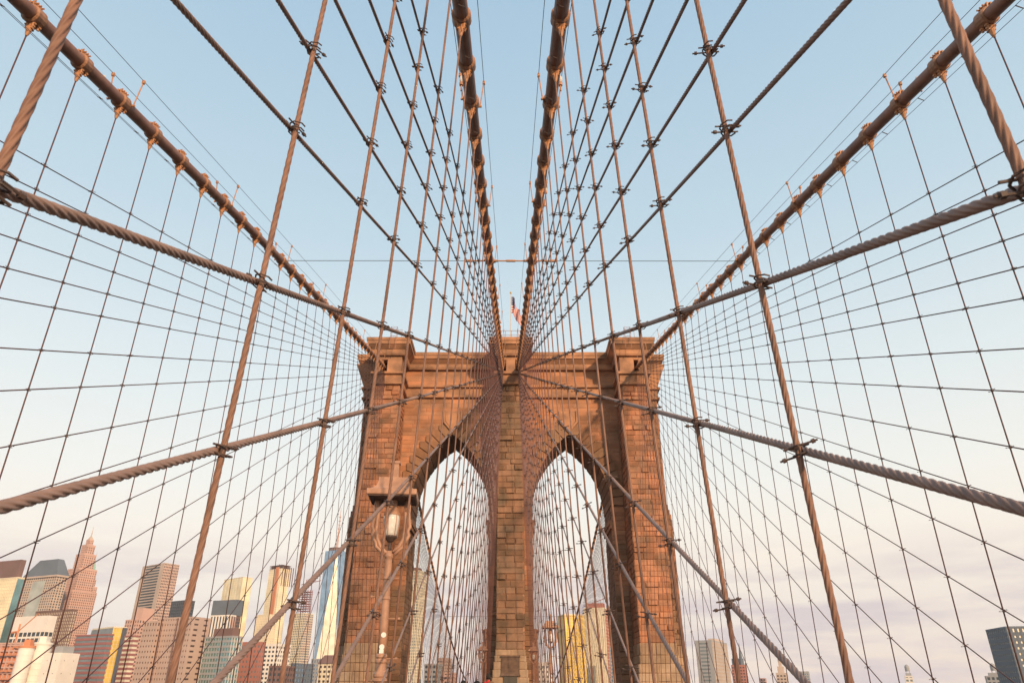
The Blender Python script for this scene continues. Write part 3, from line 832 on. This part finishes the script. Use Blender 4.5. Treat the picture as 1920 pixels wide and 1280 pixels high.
# ------------------------------------------------------------------ people on the promenade
def person(x, y, h, top_col, leg_col, hair_col, label, hat=None, face_away=True, rz=0.0):
    joints = {'pel':(0,0,.94,.135),'wai':(0,0,1.08,.13),'che':(0,0,1.32,.155),'nec':(0,.0,1.50,.06),'hea':(0,-.015,1.60,.085),'cro':(0,-.01,1.70,.09),
              'sl':(-.19,0,1.42,.065),'el':(-.25,.03,1.15,.047),'wl':(-.24,-.08,.93,.036),'hl':(-.235,-.12,.86,.036),
              'sr':(.19,0,1.42,.065),'er':(.25,.03,1.15,.047),'wr':(.24,-.08,.93,.036),'hr':(.235,-.12,.86,.036),
              'tl':(-.10,0,.88,.095),'kl':(-.11,-.03,.50,.065),'al':(-.11,.02,.09,.045),'fl':(-.12,-.15,.035,.04),
              'tr':(.10,0,.88,.095),'kr':(.11,-.02,.50,.065),'ar':(.11,.06,.09,.045),'fr':(.12,-.11,.035,.04)}
    edges = [('pel','wai'),('wai','che'),('che','nec'),('nec','hea'),('hea','cro'),('che','sl'),('sl','el'),('el','wl'),('wl','hl'),('che','sr'),('sr','er'),('er','wr'),('wr','hr'),
             ('pel','tl'),('tl','kl'),('kl','al'),('al','fl'),('pel','tr'),('tr','kr'),('kr','ar'),('ar','fr')]
    names = list(joints); k = h/1.79
    me = bpy.data.meshes.new('person')
    me.from_pydata([tuple(c*k for c in joints[n][:3]) for n in names], [(names.index(a), names.index(b_)) for a, b_ in edges], [])
    o = bpy.data.objects.new('tmp', me); COL.objects.link(o)
    sk = o.modifiers.new('skin', 'SKIN')
    for i, n in enumerate(names):
        r_ = joints[n][3]*k; me.skin_vertices[0].data[i].radius = (r_, r_*(.8 if n in ('che','wai','pel') else 1))
        me.skin_vertices[0].data[i].use_root = (n == 'pel')
    ss = o.modifiers.new('sub', 'SUBSURF'); ss.levels = 2; ss.render_levels = 2
    dg = bpy.context.evaluated_depsgraph_get(); dg.update()
    m2 = bpy.data.meshes.new_from_object(o.evaluated_get(dg))
    bpy.data.objects.remove(o)
    skin = mat('skin', (.45,.26,.18), .6)
    m2.materials.clear()
    for m_ in (mat('cloth_%d' % (hash(top_col) % 9999), top_col, .85), mat('cloth_%d' % (hash(leg_col) % 9999), leg_col, .85), skin, mat('shoe', (.05,.045,.04), .7)): m2.materials.append(m_)
    for p_ in m2.polygons:
        z = p_.center.z/k; ax = abs(p_.center.x)/k
        p_.material_index = 2 if z > 1.52 else (3 if z < .08 else (1 if (z < .93 and ax < .19) else (2 if (z < .92 and ax >= .19) else 0))); p_.use_smooth = True
    body = bpy.data.objects.new('person', m2); COL.objects.link(body)
    body.location = (x, y, zp(y)); body.rotation_euler = (0, 0, (math.pi if face_away else 0)+rz)
    hb = MB()
    hb.lathe([(.094,-.10),(.108,-.03),(.112,.03),(.10,.09),(.062,.135),(.01,.15)], 14)
    hm = hb.mesh('hair', mat('hair_%d' % (hash(hair_col) % 9999), hair_col, .8), smooth=True)
    link('hair', hm, body, mw=Matrix.Translation((0, .03*k, 1.66*k)) @ Matrix.Scale(k, 4))
    fb_ = MB()   # face: nose, ears
    fb_.cyl((0,-.10,1.64), (0,-.125,1.60), .012, 6)
    for s_ in (-1, 1): fb_.cyl((s_*.09,0,1.60), (s_*.105,.01,1.65), .014, 6)
    fb_.v = [tuple(c*k for c in v) for v in fb_.v]
    fb_.build('nose_and_ears', skin, body)
    tag(body, label, 'person')
    if hat:
        b = MB(); b.lathe([(.115,0),(.125,.05),(.10,.13),(.05,.17),(.01,.18)], 14); h_ = b.build('knit_cap', mat('cap_%d' % (hash(hat) % 9999), hat, .9), body, smooth=True)
        h_.location = (0, .01*k, 1.66*k); h_.scale = (k, k, k)
    return body
pr = at(916, 1262, 38.0)
person(pr.x, pr.y, pr.z-zp(pr.y), (.55,.02,.025), (.05,.055,.08), (.02,.015,.012), 'person in a red jacket with a dark backpack walking away')
bk = empty('backpack', (pr.x, pr.y-.21, zp(pr.y)+1.28)); tag(bk, 'small dark backpack worn over the red jacket', 'backpack')
b = MB(); b.frustum((-.16,.16,-.09,.08), -.24, (-.13,.13,-.06,.08), .20); b.frustum((-.13,.13,-.06,.08), .20, (-.07,.07,-.01,.07), .26); b.build('bag', mat('bag', (.03,.03,.034), .8), bk)
b = MB(); b.box(-.11,.11,-.12,-.085,-.2,.0); b.build('pocket', MATS['bag'], bk)
for i, (px, py, Y, tc_, hc_, lab, ht) in enumerate((
    (895, 1276, 24, (.08,.07,.07), (.02,.016,.014), 'person with dark hair just left of the red jacket', None),
    (921, 1277, 22, (.30,.18,.10), (.30,.14,.06), 'person with light brown hair below the red jacket', None),
    (905, 1279, 30, (.12,.03,.03), (.03,.02,.02), 'person in dark maroon between the dark haired and the brown haired walker', None),
    (868, 1275, 31, (.05,.05,.06), (.02,.017,.015), 'person with dark hair near the left arch jamb', None))):
    p = at(px, py, Y); person(p.x, p.y, min(1.95, max(1.55, p.z-zp(p.y))), tc_, (.05,.05,.07), hc_, lab, ht, rz=.3*i-.4)

# ------------------------------------------------------------------ skyline
def wm(name, col, **k): return mat('wall_'+name, col, .85, noise=k.pop('noise', .12), nscale=.05, **k)
def gm(name, col, rough=.25, metal=.22): return mat('glass_'+name, col, rough, metal=metal, noise=.25, nscale=.06)
ZG = ZW+3
def skyscraper(name, label, pc, py, pl_, pr_, Y, th, fl=3.9, bay=(3.2, 3.2), band=.5, pier=.35, wall=None, glass=None, wallr=None, depth=None, top=True, proud=.35, zbase=ZG, group='skyline towers', roofbox=None):
    """pc = pixel column of the near corner at roof height py, pl_/pr_ = outer roof edges, Y = distance ahead, th = turn of the street grid"""
    C = at(pc, py, Y); zt = C.z; D = C.y*CP+zt*SP; t = R(th); ct, st = math.cos(t), math.sin(t)
    xl = (pl_-CX)/FPX; wl = (C.x-xl*D)/(ct+xl*st*CP)
    if depth is None:
        xr = (pr_-CX)/FPX; wr = (xr*D-C.x)/(st-xr*ct*CP)
    else: wr = depth
    wl = max(6, min(160, wl)); wr = max(6, min(160, wr))
    H = zt-zbase
    root = empty(name, (C.x, C.y, zbase), -t); tag(root, label, 'building', group)
    e = proud
    b = MB(); b.box(-wl+e, -e, e, wr-e, 0, H-.2); b.build('glazing', glass, root)
    wallr = wallr or wall
    if band:
        b = MB(); z = 0
        while z < H-fl*.3:
            b.box(-wl+.02, -.02, .02, wr-.02, z, min(H-.1, z+fl*band)); z += fl
        b.build('floor_bands', wall, root, kind='stuff')
    def piers(nm, w, bw, front, m_):
        b = MB(); n = max(1, round(w/bw)); s_ = w/n
        for i in range(n+1):
            c = -w+i*s_ if front else i*s_
            h = s_*pier/2
            if front:
                a0, a1 = max(-wl, c-h), min(0, c+h)
                b.box(a0, a1, -.05, e+.1, 0, H-.05)
            else:
                a0, a1 = max(0, c-h), min(wr, c+h)
                b.box(-e-.1, .05, a0, a1, 0, H-.05); b.box(-wl-.05, -wl+e+.1, a0, a1, 0, H-.05)
        b.build(nm, m_, root, kind='stuff')
    if pier:
        piers('front_piers', wl, bay[0], True, wall); piers('side_piers', wr, bay[1], False, wallr)
    if top:
        b = MB(); b.box(-wl-.1, .1, -.1, wr+.1, H-.15, H+1.2); b.build('parapet', wall, root)
    if roofbox:
        for (fx0, fx1, fy0, fy1, hh, m_) in roofbox:
            b = MB(); b.box(-wl*fx1, -wl*fx0, wr*fy0, wr*fy1, H+1.1, H+hh); b.build('roof_plant', m_, root)
    return root, wl, wr, H
P_PINK = wm('pink', (.60,.37,.30)); P_TAN = wm('tan', (.48,.34,.28)); P_CREAM = wm('cream', (.78,.66,.48)); P_WHITE = wm('white', (.80,.72,.64))
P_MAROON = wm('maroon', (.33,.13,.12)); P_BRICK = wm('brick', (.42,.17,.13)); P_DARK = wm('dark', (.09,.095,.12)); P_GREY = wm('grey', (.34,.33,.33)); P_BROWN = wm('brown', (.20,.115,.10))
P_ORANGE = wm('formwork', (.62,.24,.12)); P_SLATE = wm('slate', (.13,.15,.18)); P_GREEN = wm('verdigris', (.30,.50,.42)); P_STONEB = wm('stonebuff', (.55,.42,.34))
G_DARK = gm('dark', (.06,.075,.09)); G_GREY = gm('grey', (.22,.25,.26)); G_TEAL = gm('teal', (.22,.38,.38), .15, .7); G_GOLD_GLARE = gm('gold', (.80,.53,.10), .3, .15); G_PALE = gm('pale', (.80,.70,.54), .25, .1)  # gold and pale: reflected sun put into a mostly diffuse colour
G_BLUE = gm('blue', (.30,.42,.55), .12, .8); G_WARM = gm('warm', (.11,.075,.07)); G_CREAM_GLARE = gm('cream', (.86,.76,.52), .3, .1)  # cream: the bright sky's reflection is painted in as base colour

# far left group
r_, wl, wr, H = skyscraper('glass_tower', 'gridded glass tower coloured pale gold with reflected sun at the left picture edge', 35, 1083, -70, 49, 900, 22, bay=(3,3), band=.12, pier=.10, wall=P_CREAM, glass=G_CREAM_GLARE, wallr=P_GREY, roofbox=[(.05,.62,.1,.8,22,P_BROWN)])
b = MB(); b.box(.0,.6,.2,wr-.2,0,H-1); b.build('teal_side', G_TEAL, r_)
r_, wl, wr, H = skyscraper('mansard_tower', 'pale stone tower with a dark slate mansard roof', 108, 1079, 44.5, 128, 1150, 24, bay=(5,4.5), band=.42, pier=.45, wall=P_STONEB, glass=G_DARK)
b = MB(); b.frustum((-wl-1.5,1.5,-1.5,wr+1.5), H+1.1, (-wl*.72,-wl*.18,wr*.25,wr*.8), H+27); b.build('mansard_roof', P_SLATE, r_)
b = MB(); b.box(-wl-2, 2, -2, wr+2, H-1, H+1.6); b.build('eaves', P_STONEB, r_)
b = MB(); b.box(-wl*.66, -wl*.30, -.5, 1, 4, H-6)
o = b.build('glass_bay', gm('bay', (.46,.47,.42), .3, .1), r_)
# stepped spire tower
def stepped(name, label, pcx, Y, tiers, m_, gl, th, spire=None, cap=None):
    base = at(pcx, 1280, Y); root = empty(name, (0, 0, ZG)); tag(root, label, 'building', 'skyline towers')
    ctr = None
    for i, (px0, px1, pyt, dfrac) in enumerate(tiers):
        Pm = at((px0+px1)/2, pyt, Y); w = abs(at(px1, pyt, Y).x-at(px0, pyt, Y).x)
        if ctr is None: ctr = Pm.x; root.location = (ctr, Y, ZG); root.rotation_euler = (0, 0, -R(th))
        w = w/(math.cos(R(th))+math.sin(R(th))); H = Pm.z-ZG
        e = w/2; d = w*dfrac/2
        b = MB(); b.box(-e+.4, e-.4, -d+.4, d-.4, 0, H-.3); b.build('glazing', gl, root)
        b = MB(); n = max(3, round(2*e/3.4)); s_ = 2*e/n
        for k in range(n+1):
            c = -e+k*s_; q = s_*.27; a0, a1 = max(-e, c-q), min(e, c+q)
            for yy0, yy1 in ((-d, -d+.6), (d-.6, d)): b.box(a0, a1, yy0, yy1, 0, H)
        n2 = max(3, round(2*d/3.4)); s2 = 2*d/n2
        for k in range(n2+1):
            c = -d+k*s2; q = s2*.27; a0, a1 = max(-d, c-q), min(d, c+q)
            for xx0, xx1 in ((-e, -e+.6), (e-.6, e)): b.box(xx0, xx1, a0, a1, 0, H)
        z = 0 if i == 0 else max(0, Hp-30)
        while z < H-1: b.box(-e+.25, e-.25, -d+.25, d-.25, z, z+1.7); z += 3.8
        b.box(-e-.15, e+.15, -d-.15, d+.15, H-2.4, H)
        b.build('pier_grid', m_, root, kind='stuff'); Hp = H
    if cap:
        pxa, pya, m2, wk = cap; A = at(pxa, pya, Y); hh = A.z-ZG
        b = MB(); b.lathe([(e*1.35*wk, Hp-.2), (e*.5*wk, Hp+(hh-Hp)*.62), (.2, hh)], 4); o = b.build('pyramid_roof', m2, root)
    if spire:
        A = at(spire[0], spire[1], Y); b = MB(); b.lathe([(1.6, Hp-2), (.9, Hp+(A.z-ZG-Hp)*.4), (.15, A.z-ZG)], 6); b.build('spire', P_STONEB, root)
    return root
stepped('spire_tower', 'slender pink stone tower stepping up to a needle spire', 146, 1250, [(112,178,1110,1.0),(126,174,1068,1.0),(141,174,1040,1.0),(150,172,1022,1.0),(159,171,1012,1.0)], P_PINK, G_WARM, 30, spire=(172, 985), cap=(169, 1003, P_STONEB, 1.0))
stepped('green_roof_tower', 'stone tower with a green copper pyramid roof beside the needle spire', 170, 1450, [(152,181,1100,1.0),(160,180,1086,1.0)], P_PINK, G_WARM, 28, cap=(176, 1046, P_GREEN, .9), spire=(176, 1034))
skyscraper('striped_slab', 'brown slab with close dark vertical stripes in front of the needle spire', 138, 1143, 68, 145, 950, 24, bay=(3.2,3.2), band=.25, pier=.5, wall=P_BROWN, glass=G_PALE)
skyscraper('white_office', 'white office block with square dark windows and blank parapet', 86, 1180, 22, 102, 740, 20, fl=5.5, bay=(6,6), band=.32, pier=.16, wall=P_WHITE, glass=G_DARK, roofbox=[(0,1,0,1,13,P_WHITE)])
# building under construction with orange formwork
r_, wl, wr, H = skyscraper('construction_frame', 'orange and white concrete frame under construction at bottom left', 48, 1206, -30, 60, 640, 18, fl=4.2, bay=(5,5), band=.28, pier=.22, wall=P_PINK, glass=P_ORANGE, wallr=P_WHITE, proud=1.6)
b = MB()
for k in range(9): b.box(-wl+random.random()*wl*.8, -wl+wl*.9, -2.2, -1.2, H-6*k-3, H-6*k-2)
b.build('scaffold_deck', P_ORANGE, r_, kind='stuff')
b = MB(); b.cyl((-wl*.35,4,H), (-wl*.35,4,H+16), .9, 4); b.cyl((-wl*.35,4,H+10), (-wl*.35+15,6,H+24), .5, 4); b.cyl((-wl*.35,4,H+10), (-wl*.35-6,3,H+9), .8, 4); b.build('crane', P_ORANGE, r_)
def silo(label, px, py, Y, rpx, m_):
    p = at(px, py, Y); r_ = rpx*(p.y*CP+p.z*SP)/FPX
    root = empty('concrete_shaft', (p.x, p.y, ZG)); tag(root, label, 'building', 'bare concrete shafts'); h = p.z-ZG
    b = MB(); b.lathe([(r_,0),(r_,h)], 28); b.build('shaft', m_, root)
    b = MB()
    for k in range(14): z = h-1-k*4.2; b.lathe([(r_+.01,z),(r_+.16,z+.1),(r_+.16,z+.35),(r_+.01,z+.45)], 28)
    b.build('pour_joints', m_, root, kind='stuff')
    b = MB(); b.lathe([(r_+.5,h-.1),(r_+.5,h+1.5)], 28); b.box(-r_*.4,r_*.5,-r_*.4,r_*.4,h,h+6); b.build('head', P_ORANGE if px < 60 else P_WHITE, root)
silo('bare pale concrete round shaft with an orange head', 52, 1214, 600, 13, P_WHITE); silo('bare pale concrete round shaft without orange head', 82, 1208, 610, 15, P_WHITE)
skyscraper('low_white_block', 'low white block with dark outline joints below the striped maroon block', 116, 1226, 84, 126, 590, 14, fl=9, bay=(9,9), band=.92, pier=.9, wall=P_WHITE, glass=P_DARK, depth=18, roofbox=[(.2,.7,.2,.8,6,P_GREY)])
skyscraper('maroon_band_block', 'wide maroon block with pale horizontal window bands', 204, 1190, 143, 214, 700, 24, fl=4.0, band=.5, pier=0, wall=P_MAROON, glass=G_GREY)
r_, wl, wr, H = skyscraper('gold_corner_tower', 'dark glass tower with a face coloured gold with reflected sun behind the maroon bands', 214, 1176, 174, 239, 800, 38, bay=(4,3.2), band=.06, pier=.07, wall=P_CREAM, glass=G_GOLD_GLARE)
b = MB(); b.box(-wl+.2,-.3,-.7,0,0,H-.5); b.build('grey_glass_face', G_GREY, r_)
b = MB(); b.box(0,.7,wr*.66,wr,0,H+.5); b.build('dark_edge', P_DARK, r_)
skyscraper('maroon_band_block', 'narrow maroon block with pale bands right of the gold face', 252, 1193, 234, 260, 730, 24, fl=4.0, band=.5, pier=0, wall=P_MAROON, glass=G_PALE)
skyscraper('banded_tower', 'tall pale tower with dark horizontal bands and a fine gridded side', 309, 1056, 268, 337, 1150, 36, fl=4.2, bay=(60,2.6), band=.42, pier=.34, wall=P_STONEB, glass=G_DARK, wallr=P_PINK, roofbox=None)  # pink side wall carries the warm sunlight in its colour
skyscraper('stepped_pink_block', 'small pink stone block tucked under the tall banded tower', 262, 1162, 236, 288, 900, 25, bay=(4,4), band=.5, pier=.5, wall=P_PINK, glass=G_WARM, roofbox=[(.0,.5,.1,.9,14,P_PINK)])
skyscraper('dark_box_tower', 'dark blue grey box tower between the banded tower and tan block', 350, 1126, 322, 366, 1000, 30, bay=(4,4), band=.3, pier=.1, wall=P_DARK, glass=G_DARK)
r_, wl, wr, H = skyscraper('tan_block', 'broad tan block with rows of small windows', 362, 1158, 296, 396, 600, 22, fl=3.9, bay=(2.6,9), band=.66, pier=.55, wall=P_TAN, glass=G_WARM, proud=.5)
b = MB(); b.box(-wl*.86, -wl*.82, -.6, .4, 0, H+.4); b.box(-wl*.42,-wl*.39,-.6,.4,0,H+.4); b.build('brown_strip', P_BROWN, r_)  # brown strips standing proud of the front wall
skyscraper('tan_block', 'lower tan wing on the left of the broad tan block', 296, 1166, 271, 300, 606, 22, fl=3.9, bay=(2.6,4), band=.66, pier=.55, wall=P_TAN, glass=G_WARM, depth=30)
skyscraper('white_glass_tower', 'glass tower coloured cream with reflected sky, without visible windows', 456, 1082, 421, 474, 1300, 38, bay=(8,8), band=.04, pier=.03, wall=P_CREAM, glass=G_CREAM_GLARE)
r_, wl, wr, H = skyscraper('dark_top_tower', 'tower with a dark flat crown in front of the cream glass tower', 446, 1126, 401, 456, 950, 18, bay=(4,4), band=.35, pier=.3, wall=P_BROWN, glass=G_DARK)
b = MB(); b.box(-wl-.5,.5,-.5,wr+.5,H-17,H+1.5); b.build('dark_crown', P_SLATE, r_)
skyscraper('white_fin_block', 'block with white vertical fins below the dark crowned tower', 434, 1154, 395, 443, 800, 16, bay=(3.6,3.6), band=0, pier=.5, wall=P_WHITE, glass=G_DARK, wallr=P_PINK)
skyscraper('teal_band_block', 'grey green banded block with pale side beside the tan block', 436, 1194, 385, 456, 600, 26, fl=3.8, bay=(3,3), band=.42, pier=.14, wall=P_GREY, glass=G_TEAL, wallr=P_WHITE, roofbox=[(.1,.8,.2,.8,7,P_BROWN)])
skyscraper('red_brick_block', 'red brick block with small pale windows', 489, 1205, 452, 498, 640, 16, fl=3.8, bay=(3.4,3.4), band=.55, pier=.5, wall=P_BRICK, glass=G_GREY)
r_, wl, wr, H = skyscraper('topping_out_tower', 'tall cream tower with an orange hoist strip and unfinished top', 528, 1066, 505, 545, 1400, 34, bay=(5,5), band=.25, pier=.2, wall=P_CREAM, glass=G_CREAM_GLARE)
b = MB(); b.box(-wl*.42, -wl*.18, -1.5, .5, 0, H+4); b.build('hoist_strip', P_ORANGE, r_)
b = MB()
for k in range(6): b.box(-wl*(.9-.14*k), -wl*(.86-.14*k), 2, 3, H, H+6+5*random.random()); b.box(-.8,.8,3+k*5,4+k*5,H-30,H+5)
for k in range(4): b.box(-wl, 0, 0, wr, H+1.5+3.2*k*.6, H+2.1+3.2*k*.6)
b.build('top_scaffold', P_BROWN, r_, kind='stuff')
skyscraper('cream_shoulder_block', 'cream block standing at the foot of the unfinished cream tower', 506, 1152, 482, 520, 1300, 30, bay=(4,4), band=.3, pier=.3, wall=P_CREAM, glass=G_PALE)
r_, wl, wr, H = skyscraper('frame_top_tower', 'cream tower topped by a dark red open frame and crane', 572, 1150, 550, 588, 1300, 30, bay=(4,4), band=.3, pier=.25, wall=P_CREAM, glass=G_GREY, wallr=P_PINK)
b = MB()
for k in range(10): b.box(-wl*.75, -wl*.05, wr*.1, wr*.7, H+1+3.9*k, H+1.7+3.9*k)
for fx in (.72,.5,.28,.08):
    for fy in (.13,.4,.67): b.box(-wl*fx-.4,-wl*fx+.4,wr*fy-.4,wr*fy+.4,H,H+40)
b.build('open_frame', P_MAROON, r_)
b = MB(); b.cyl((-wl*.5,wr*.4,H+36),(-wl*.5,wr*.4,H+58),.9,4); b.cyl((-wl*.5-12,wr*.4,H+50),(-wl*.5+34,wr*.4,H+54),.6,4); b.cyl((-wl*.5,wr*.4,H+58),(-wl*.5+20,wr*.4,H+53),.25,4); b.build('crane', P_MAROON, r_)
# tallest glass tower with chamfered sides and a mast
def tallest():
    Y = 2060; c = at(631, 1034, Y); Ht = c.z-ZG; w = 31.0
    root = empty('tallest_tower', (c.x, Y, ZG), R(18)); tag(root, 'tallest blue glass tower with tapering facets, roof ring and mast', 'building', 'skyline towers')
    b = MB(); hb = 56
    b.box(-w, w, -w, w, 0, hb); o = b.build('podium', G_BLUE, root)
    bot = [(-w,-w,hb),(w,-w,hb),(w,w,hb),(-w,w,hb)]; tp = [(0,-w,Ht),(w,0,Ht),(0,w,Ht),(-w,0,Ht)]
    for k in range(4):
        b = MB(); b.add([bot[k], bot[(k+1) % 4], tp[k]], [(0,1,2)]); b.build('facet', G_PALE if k == 0 else G_BLUE, root)  # one facet coloured pale, with sunlight put into its glass colour
        b = MB(); b.add([bot[(k+1) % 4], tp[(k+1) % 4], tp[k]], [(0,1,2)]); b.build('facet', G_BLUE, root)
    b = MB(); b.add(tp, [(0,1,2,3)]); b.build('roof', P_GREY, root)
    b = MB(); b.lathe([(20,Ht),(20,Ht+1.5),(21.5,Ht+1.6),(21.5,Ht+3),(20,Ht+3.1),(20,Ht+7),(21.5,Ht+7.1),(21.5,Ht+9),(19,Ht+9.1)], 24); b.build('roof_ring', P_BROWN, root)
    b = MB(); b.lathe([(3.2,Ht),(2.6,Ht+40),(1.6,Ht+80),(.5,Ht+124)], 8)
    for k in range(7): z = Ht+30+11*k; b.lathe([(2.4,z),(3.6,z+.5),(3.6,z+1.5),(2.4,z+2)], 8)
    b.build('mast', P_PINK, root)
tallest()
# small blocks low between the towers
LOW = [('low_brown_block', 'low dark brown block at the foot of the red brick block', 528, 1250, 505, 545, 620, 14, P_BROWN, G_DARK),
 ('low_white_lattice', 'low white block with dark windows right of the red brick block', 524, 1208, 497, 533, 760, 16, P_WHITE, G_DARK),
 ('low_blue_block', 'small blue glass block left of the tallest tower foot', 556, 1245, 547, 562, 640, 25, P_SLATE, G_BLUE),
 ('classical_block', 'small cream classical block beside the tower left edge', 622, 1243, 598, 640, 690, 18, P_CREAM, G_WARM),
 ('grey_low_block', 'grey low block left of the tallest tower behind ropes', 598, 1236, 584, 606, 900, 20, P_GREY, G_BLUE),
 ('arch_grey_block', 'low grey block seen at the bottom of the left arch', 818, 1246, 796, 832, 700, 10, P_GREY, G_DARK),
 ('arch_pink_block', 'low pink block seen at the bottom of the left arch near the far cable', 846, 1262, 826, 862, 760, 12, P_PINK, G_DARK),
 ('arch_mauve_tower', 'thin mauve block seen in the left arch above the grey block', 834, 1234, 820, 840, 1000, 20, P_TAN, G_WARM),
 ('arch_white_block', 'low pale block at the bottom of the right arch by the central pier', 1030, 1243, 1006, 1046, 700, 12, P_WHITE, G_GREY),
 ('thin_mauve_tower', 'thin mauve slab at the right jamb of the right arch', 1152, 1214, 1145, 1158, 900, 16, P_GREY, G_BLUE),
 ('red_spired_block', 'distant reddish block with twin roof spires right of the tower', 1396, 1247, 1371, 1411, 1100, 24, P_BRICK, G_WARM),
 ('small_pink_block', 'tiny pink block right of the twin spired block', 1436, 1272, 1425, 1441, 1100, 20, P_PINK, G_WARM),
 ('cream_cupola_block', 'small cream block with stepped top near the right middle', 1474, 1262, 1455, 1482, 1050, 24, P_STONEB, G_WARM),
 ('pale_blue_block', 'small hazy blue grey block right of the cream stepped block', 1516, 1259, 1499, 1523, 1300, 24, P_GREY, G_BLUE),
 ('white_tank_block', 'small white block with a roof tank low on the right', 1712, 1268, 1697, 1722, 900, 26, P_WHITE, G_GREY),
 ('grey_dome_block', 'small grey block with a domed water tank low at far right', 1884, 1268, 1850, 1898, 800, 28, P_GREY, G_DARK)]
for (nm, lab, pc, py, pl_, pr_, Y, th, w_, g_) in LOW:
    r_, wl, wr, H = skyscraper(nm, lab, pc, py, pl_, None, Y, th, bay=(4,4), band=.5, pier=.4, wall=w_, glass=g_, depth=22)
    if 'spired' in nm:
        for fx in (.25, .75): b = MB(); b.lathe([(4,H),(4,H+9),(2.5,H+10),(.2,H+30)], 6, c=(-wl*fx, 6, 0)); b.build('spire', P_SLATE, r_)
    if 'cupola' in nm:
        b = MB(); b.box(-wl*.8,-wl*.2,3,16,H+1,H+9); b.box(-wl*.65,-wl*.35,5,13,H+9,H+15); b.lathe([(2.5,H+15),(2.5,H+18),(.2,H+23)], 8, c=(-wl*.5,9,0)); b.build('cupola', P_STONEB, r_)
    if 'tank' in nm or 'dome' in nm:
        b = MB(); b.box(-wl*.8,-wl*.1,3,14,H+1,H+4); b.lathe([(2.6,H+6),(2.6,H+11),(1.6,H+12.5),(.2,H+13.2)], 12, c=(-wl*.45,8,0))
        for dx in (-1.8,1.8): b.cyl((-wl*.45+dx,6.5,H+1),(-wl*.45+dx,6.5,H+6),.3,5); b.cyl((-wl*.45+dx,9.5,H+1),(-wl*.45+dx,9.5,H+6),.3,5)
        b.build('water_tank', P_GREY, r_)
    if 'classical' in nm:
        b = MB(); b.frustum((-wl-1,1,-1,23), H, (-wl*.8,-wl*.2,4,18), H+7); b.build('hipped_roof', P_BROWN, r_)
# seen through the arches
skyscraper('ribbed_tower', 'tall pale ribbed tower seen through ropes in the left arch', 786, 1070, 752, 800, 1050, 24, bay=(3,3), band=.3, pier=.45, wall=P_CREAM, glass=G_GREY, roofbox=[(.2,.8,.2,.8,6,P_BROWN)])
skyscraper('gold_glass_tower', 'glass slab coloured gold with reflected sun, framed by the right arch', 1058, 1152, 1046, 1096, 900, 74, bay=(3.5,3.5), band=.08, pier=.06, wall=P_CREAM, glass=G_GOLD_GLARE, wallr=P_GREY)
r_, wl, wr, H = skyscraper('cream_ribbed_tower', 'cream ribbed tower with a red crane right of the gold slab', 1134, 1140, 1094, 1146, 960, 18, bay=(3.4,4), band=.2, pier=.45, wall=P_CREAM, glass=G_PALE, wallr=P_BRICK)
b = MB(); b.cyl((-wl*.5,6,H),(-wl*.5,6,H+14),.6,4); b.cyl((-wl*.5-14,6,H+4),(-wl*.5+14,6,H+13),.45,4); b.box(-wl*.9,-wl*.1,3,14,H+1,H+7); b.build('crane', P_BRICK, r_)
# right of the tower
skyscraper('sun_tinted_block', 'large block with a grey face and a side coloured sunlit tan, right of the tower', 1334, 1201, 1303, 1363, 900, 30, bay=(30,3.4), band=.55, pier=.5, wall=P_GREY, glass=G_GREY, wallr=P_STONEB, roofbox=[(.1,.5,.3,.9,4,P_STONEB)])  # buff side wall holds the sun's warmth in its colour
skyscraper('dark_edge_block', 'dark blue grey block with lit windows cut by the right picture edge', 1960, 1176, 1887, 1990, 520, 8, fl=3.6, bay=(3,3), band=.6, pier=.55, wall=P_SLATE, glass=G_PALE, depth=30)
# ------------------------------------------------------------------ morning haze
hz = MB(); hz.box(-3000, 3000, -600, 3400, ZW-6, 560)
hm = bpy.data.materials.new('haze'); hm.use_nodes = True; t_ = hm.node_tree
for n in list(t_.nodes): t_.nodes.remove(n)
ho = t_.nodes.new('ShaderNodeOutputMaterial'); hv = t_.nodes.new('ShaderNodeVolumePrincipled')
hv.inputs['Color'].default_value = (1.0, .95, .91, 1); hv.inputs['Density'].default_value = .00008; hv.inputs['Anisotropy'].default_value = .1
t_.links.new(hv.outputs[0], ho.inputs['Volume'])
hzo = hz.build('haze', hm); hzo['kind'] = 'stuff'
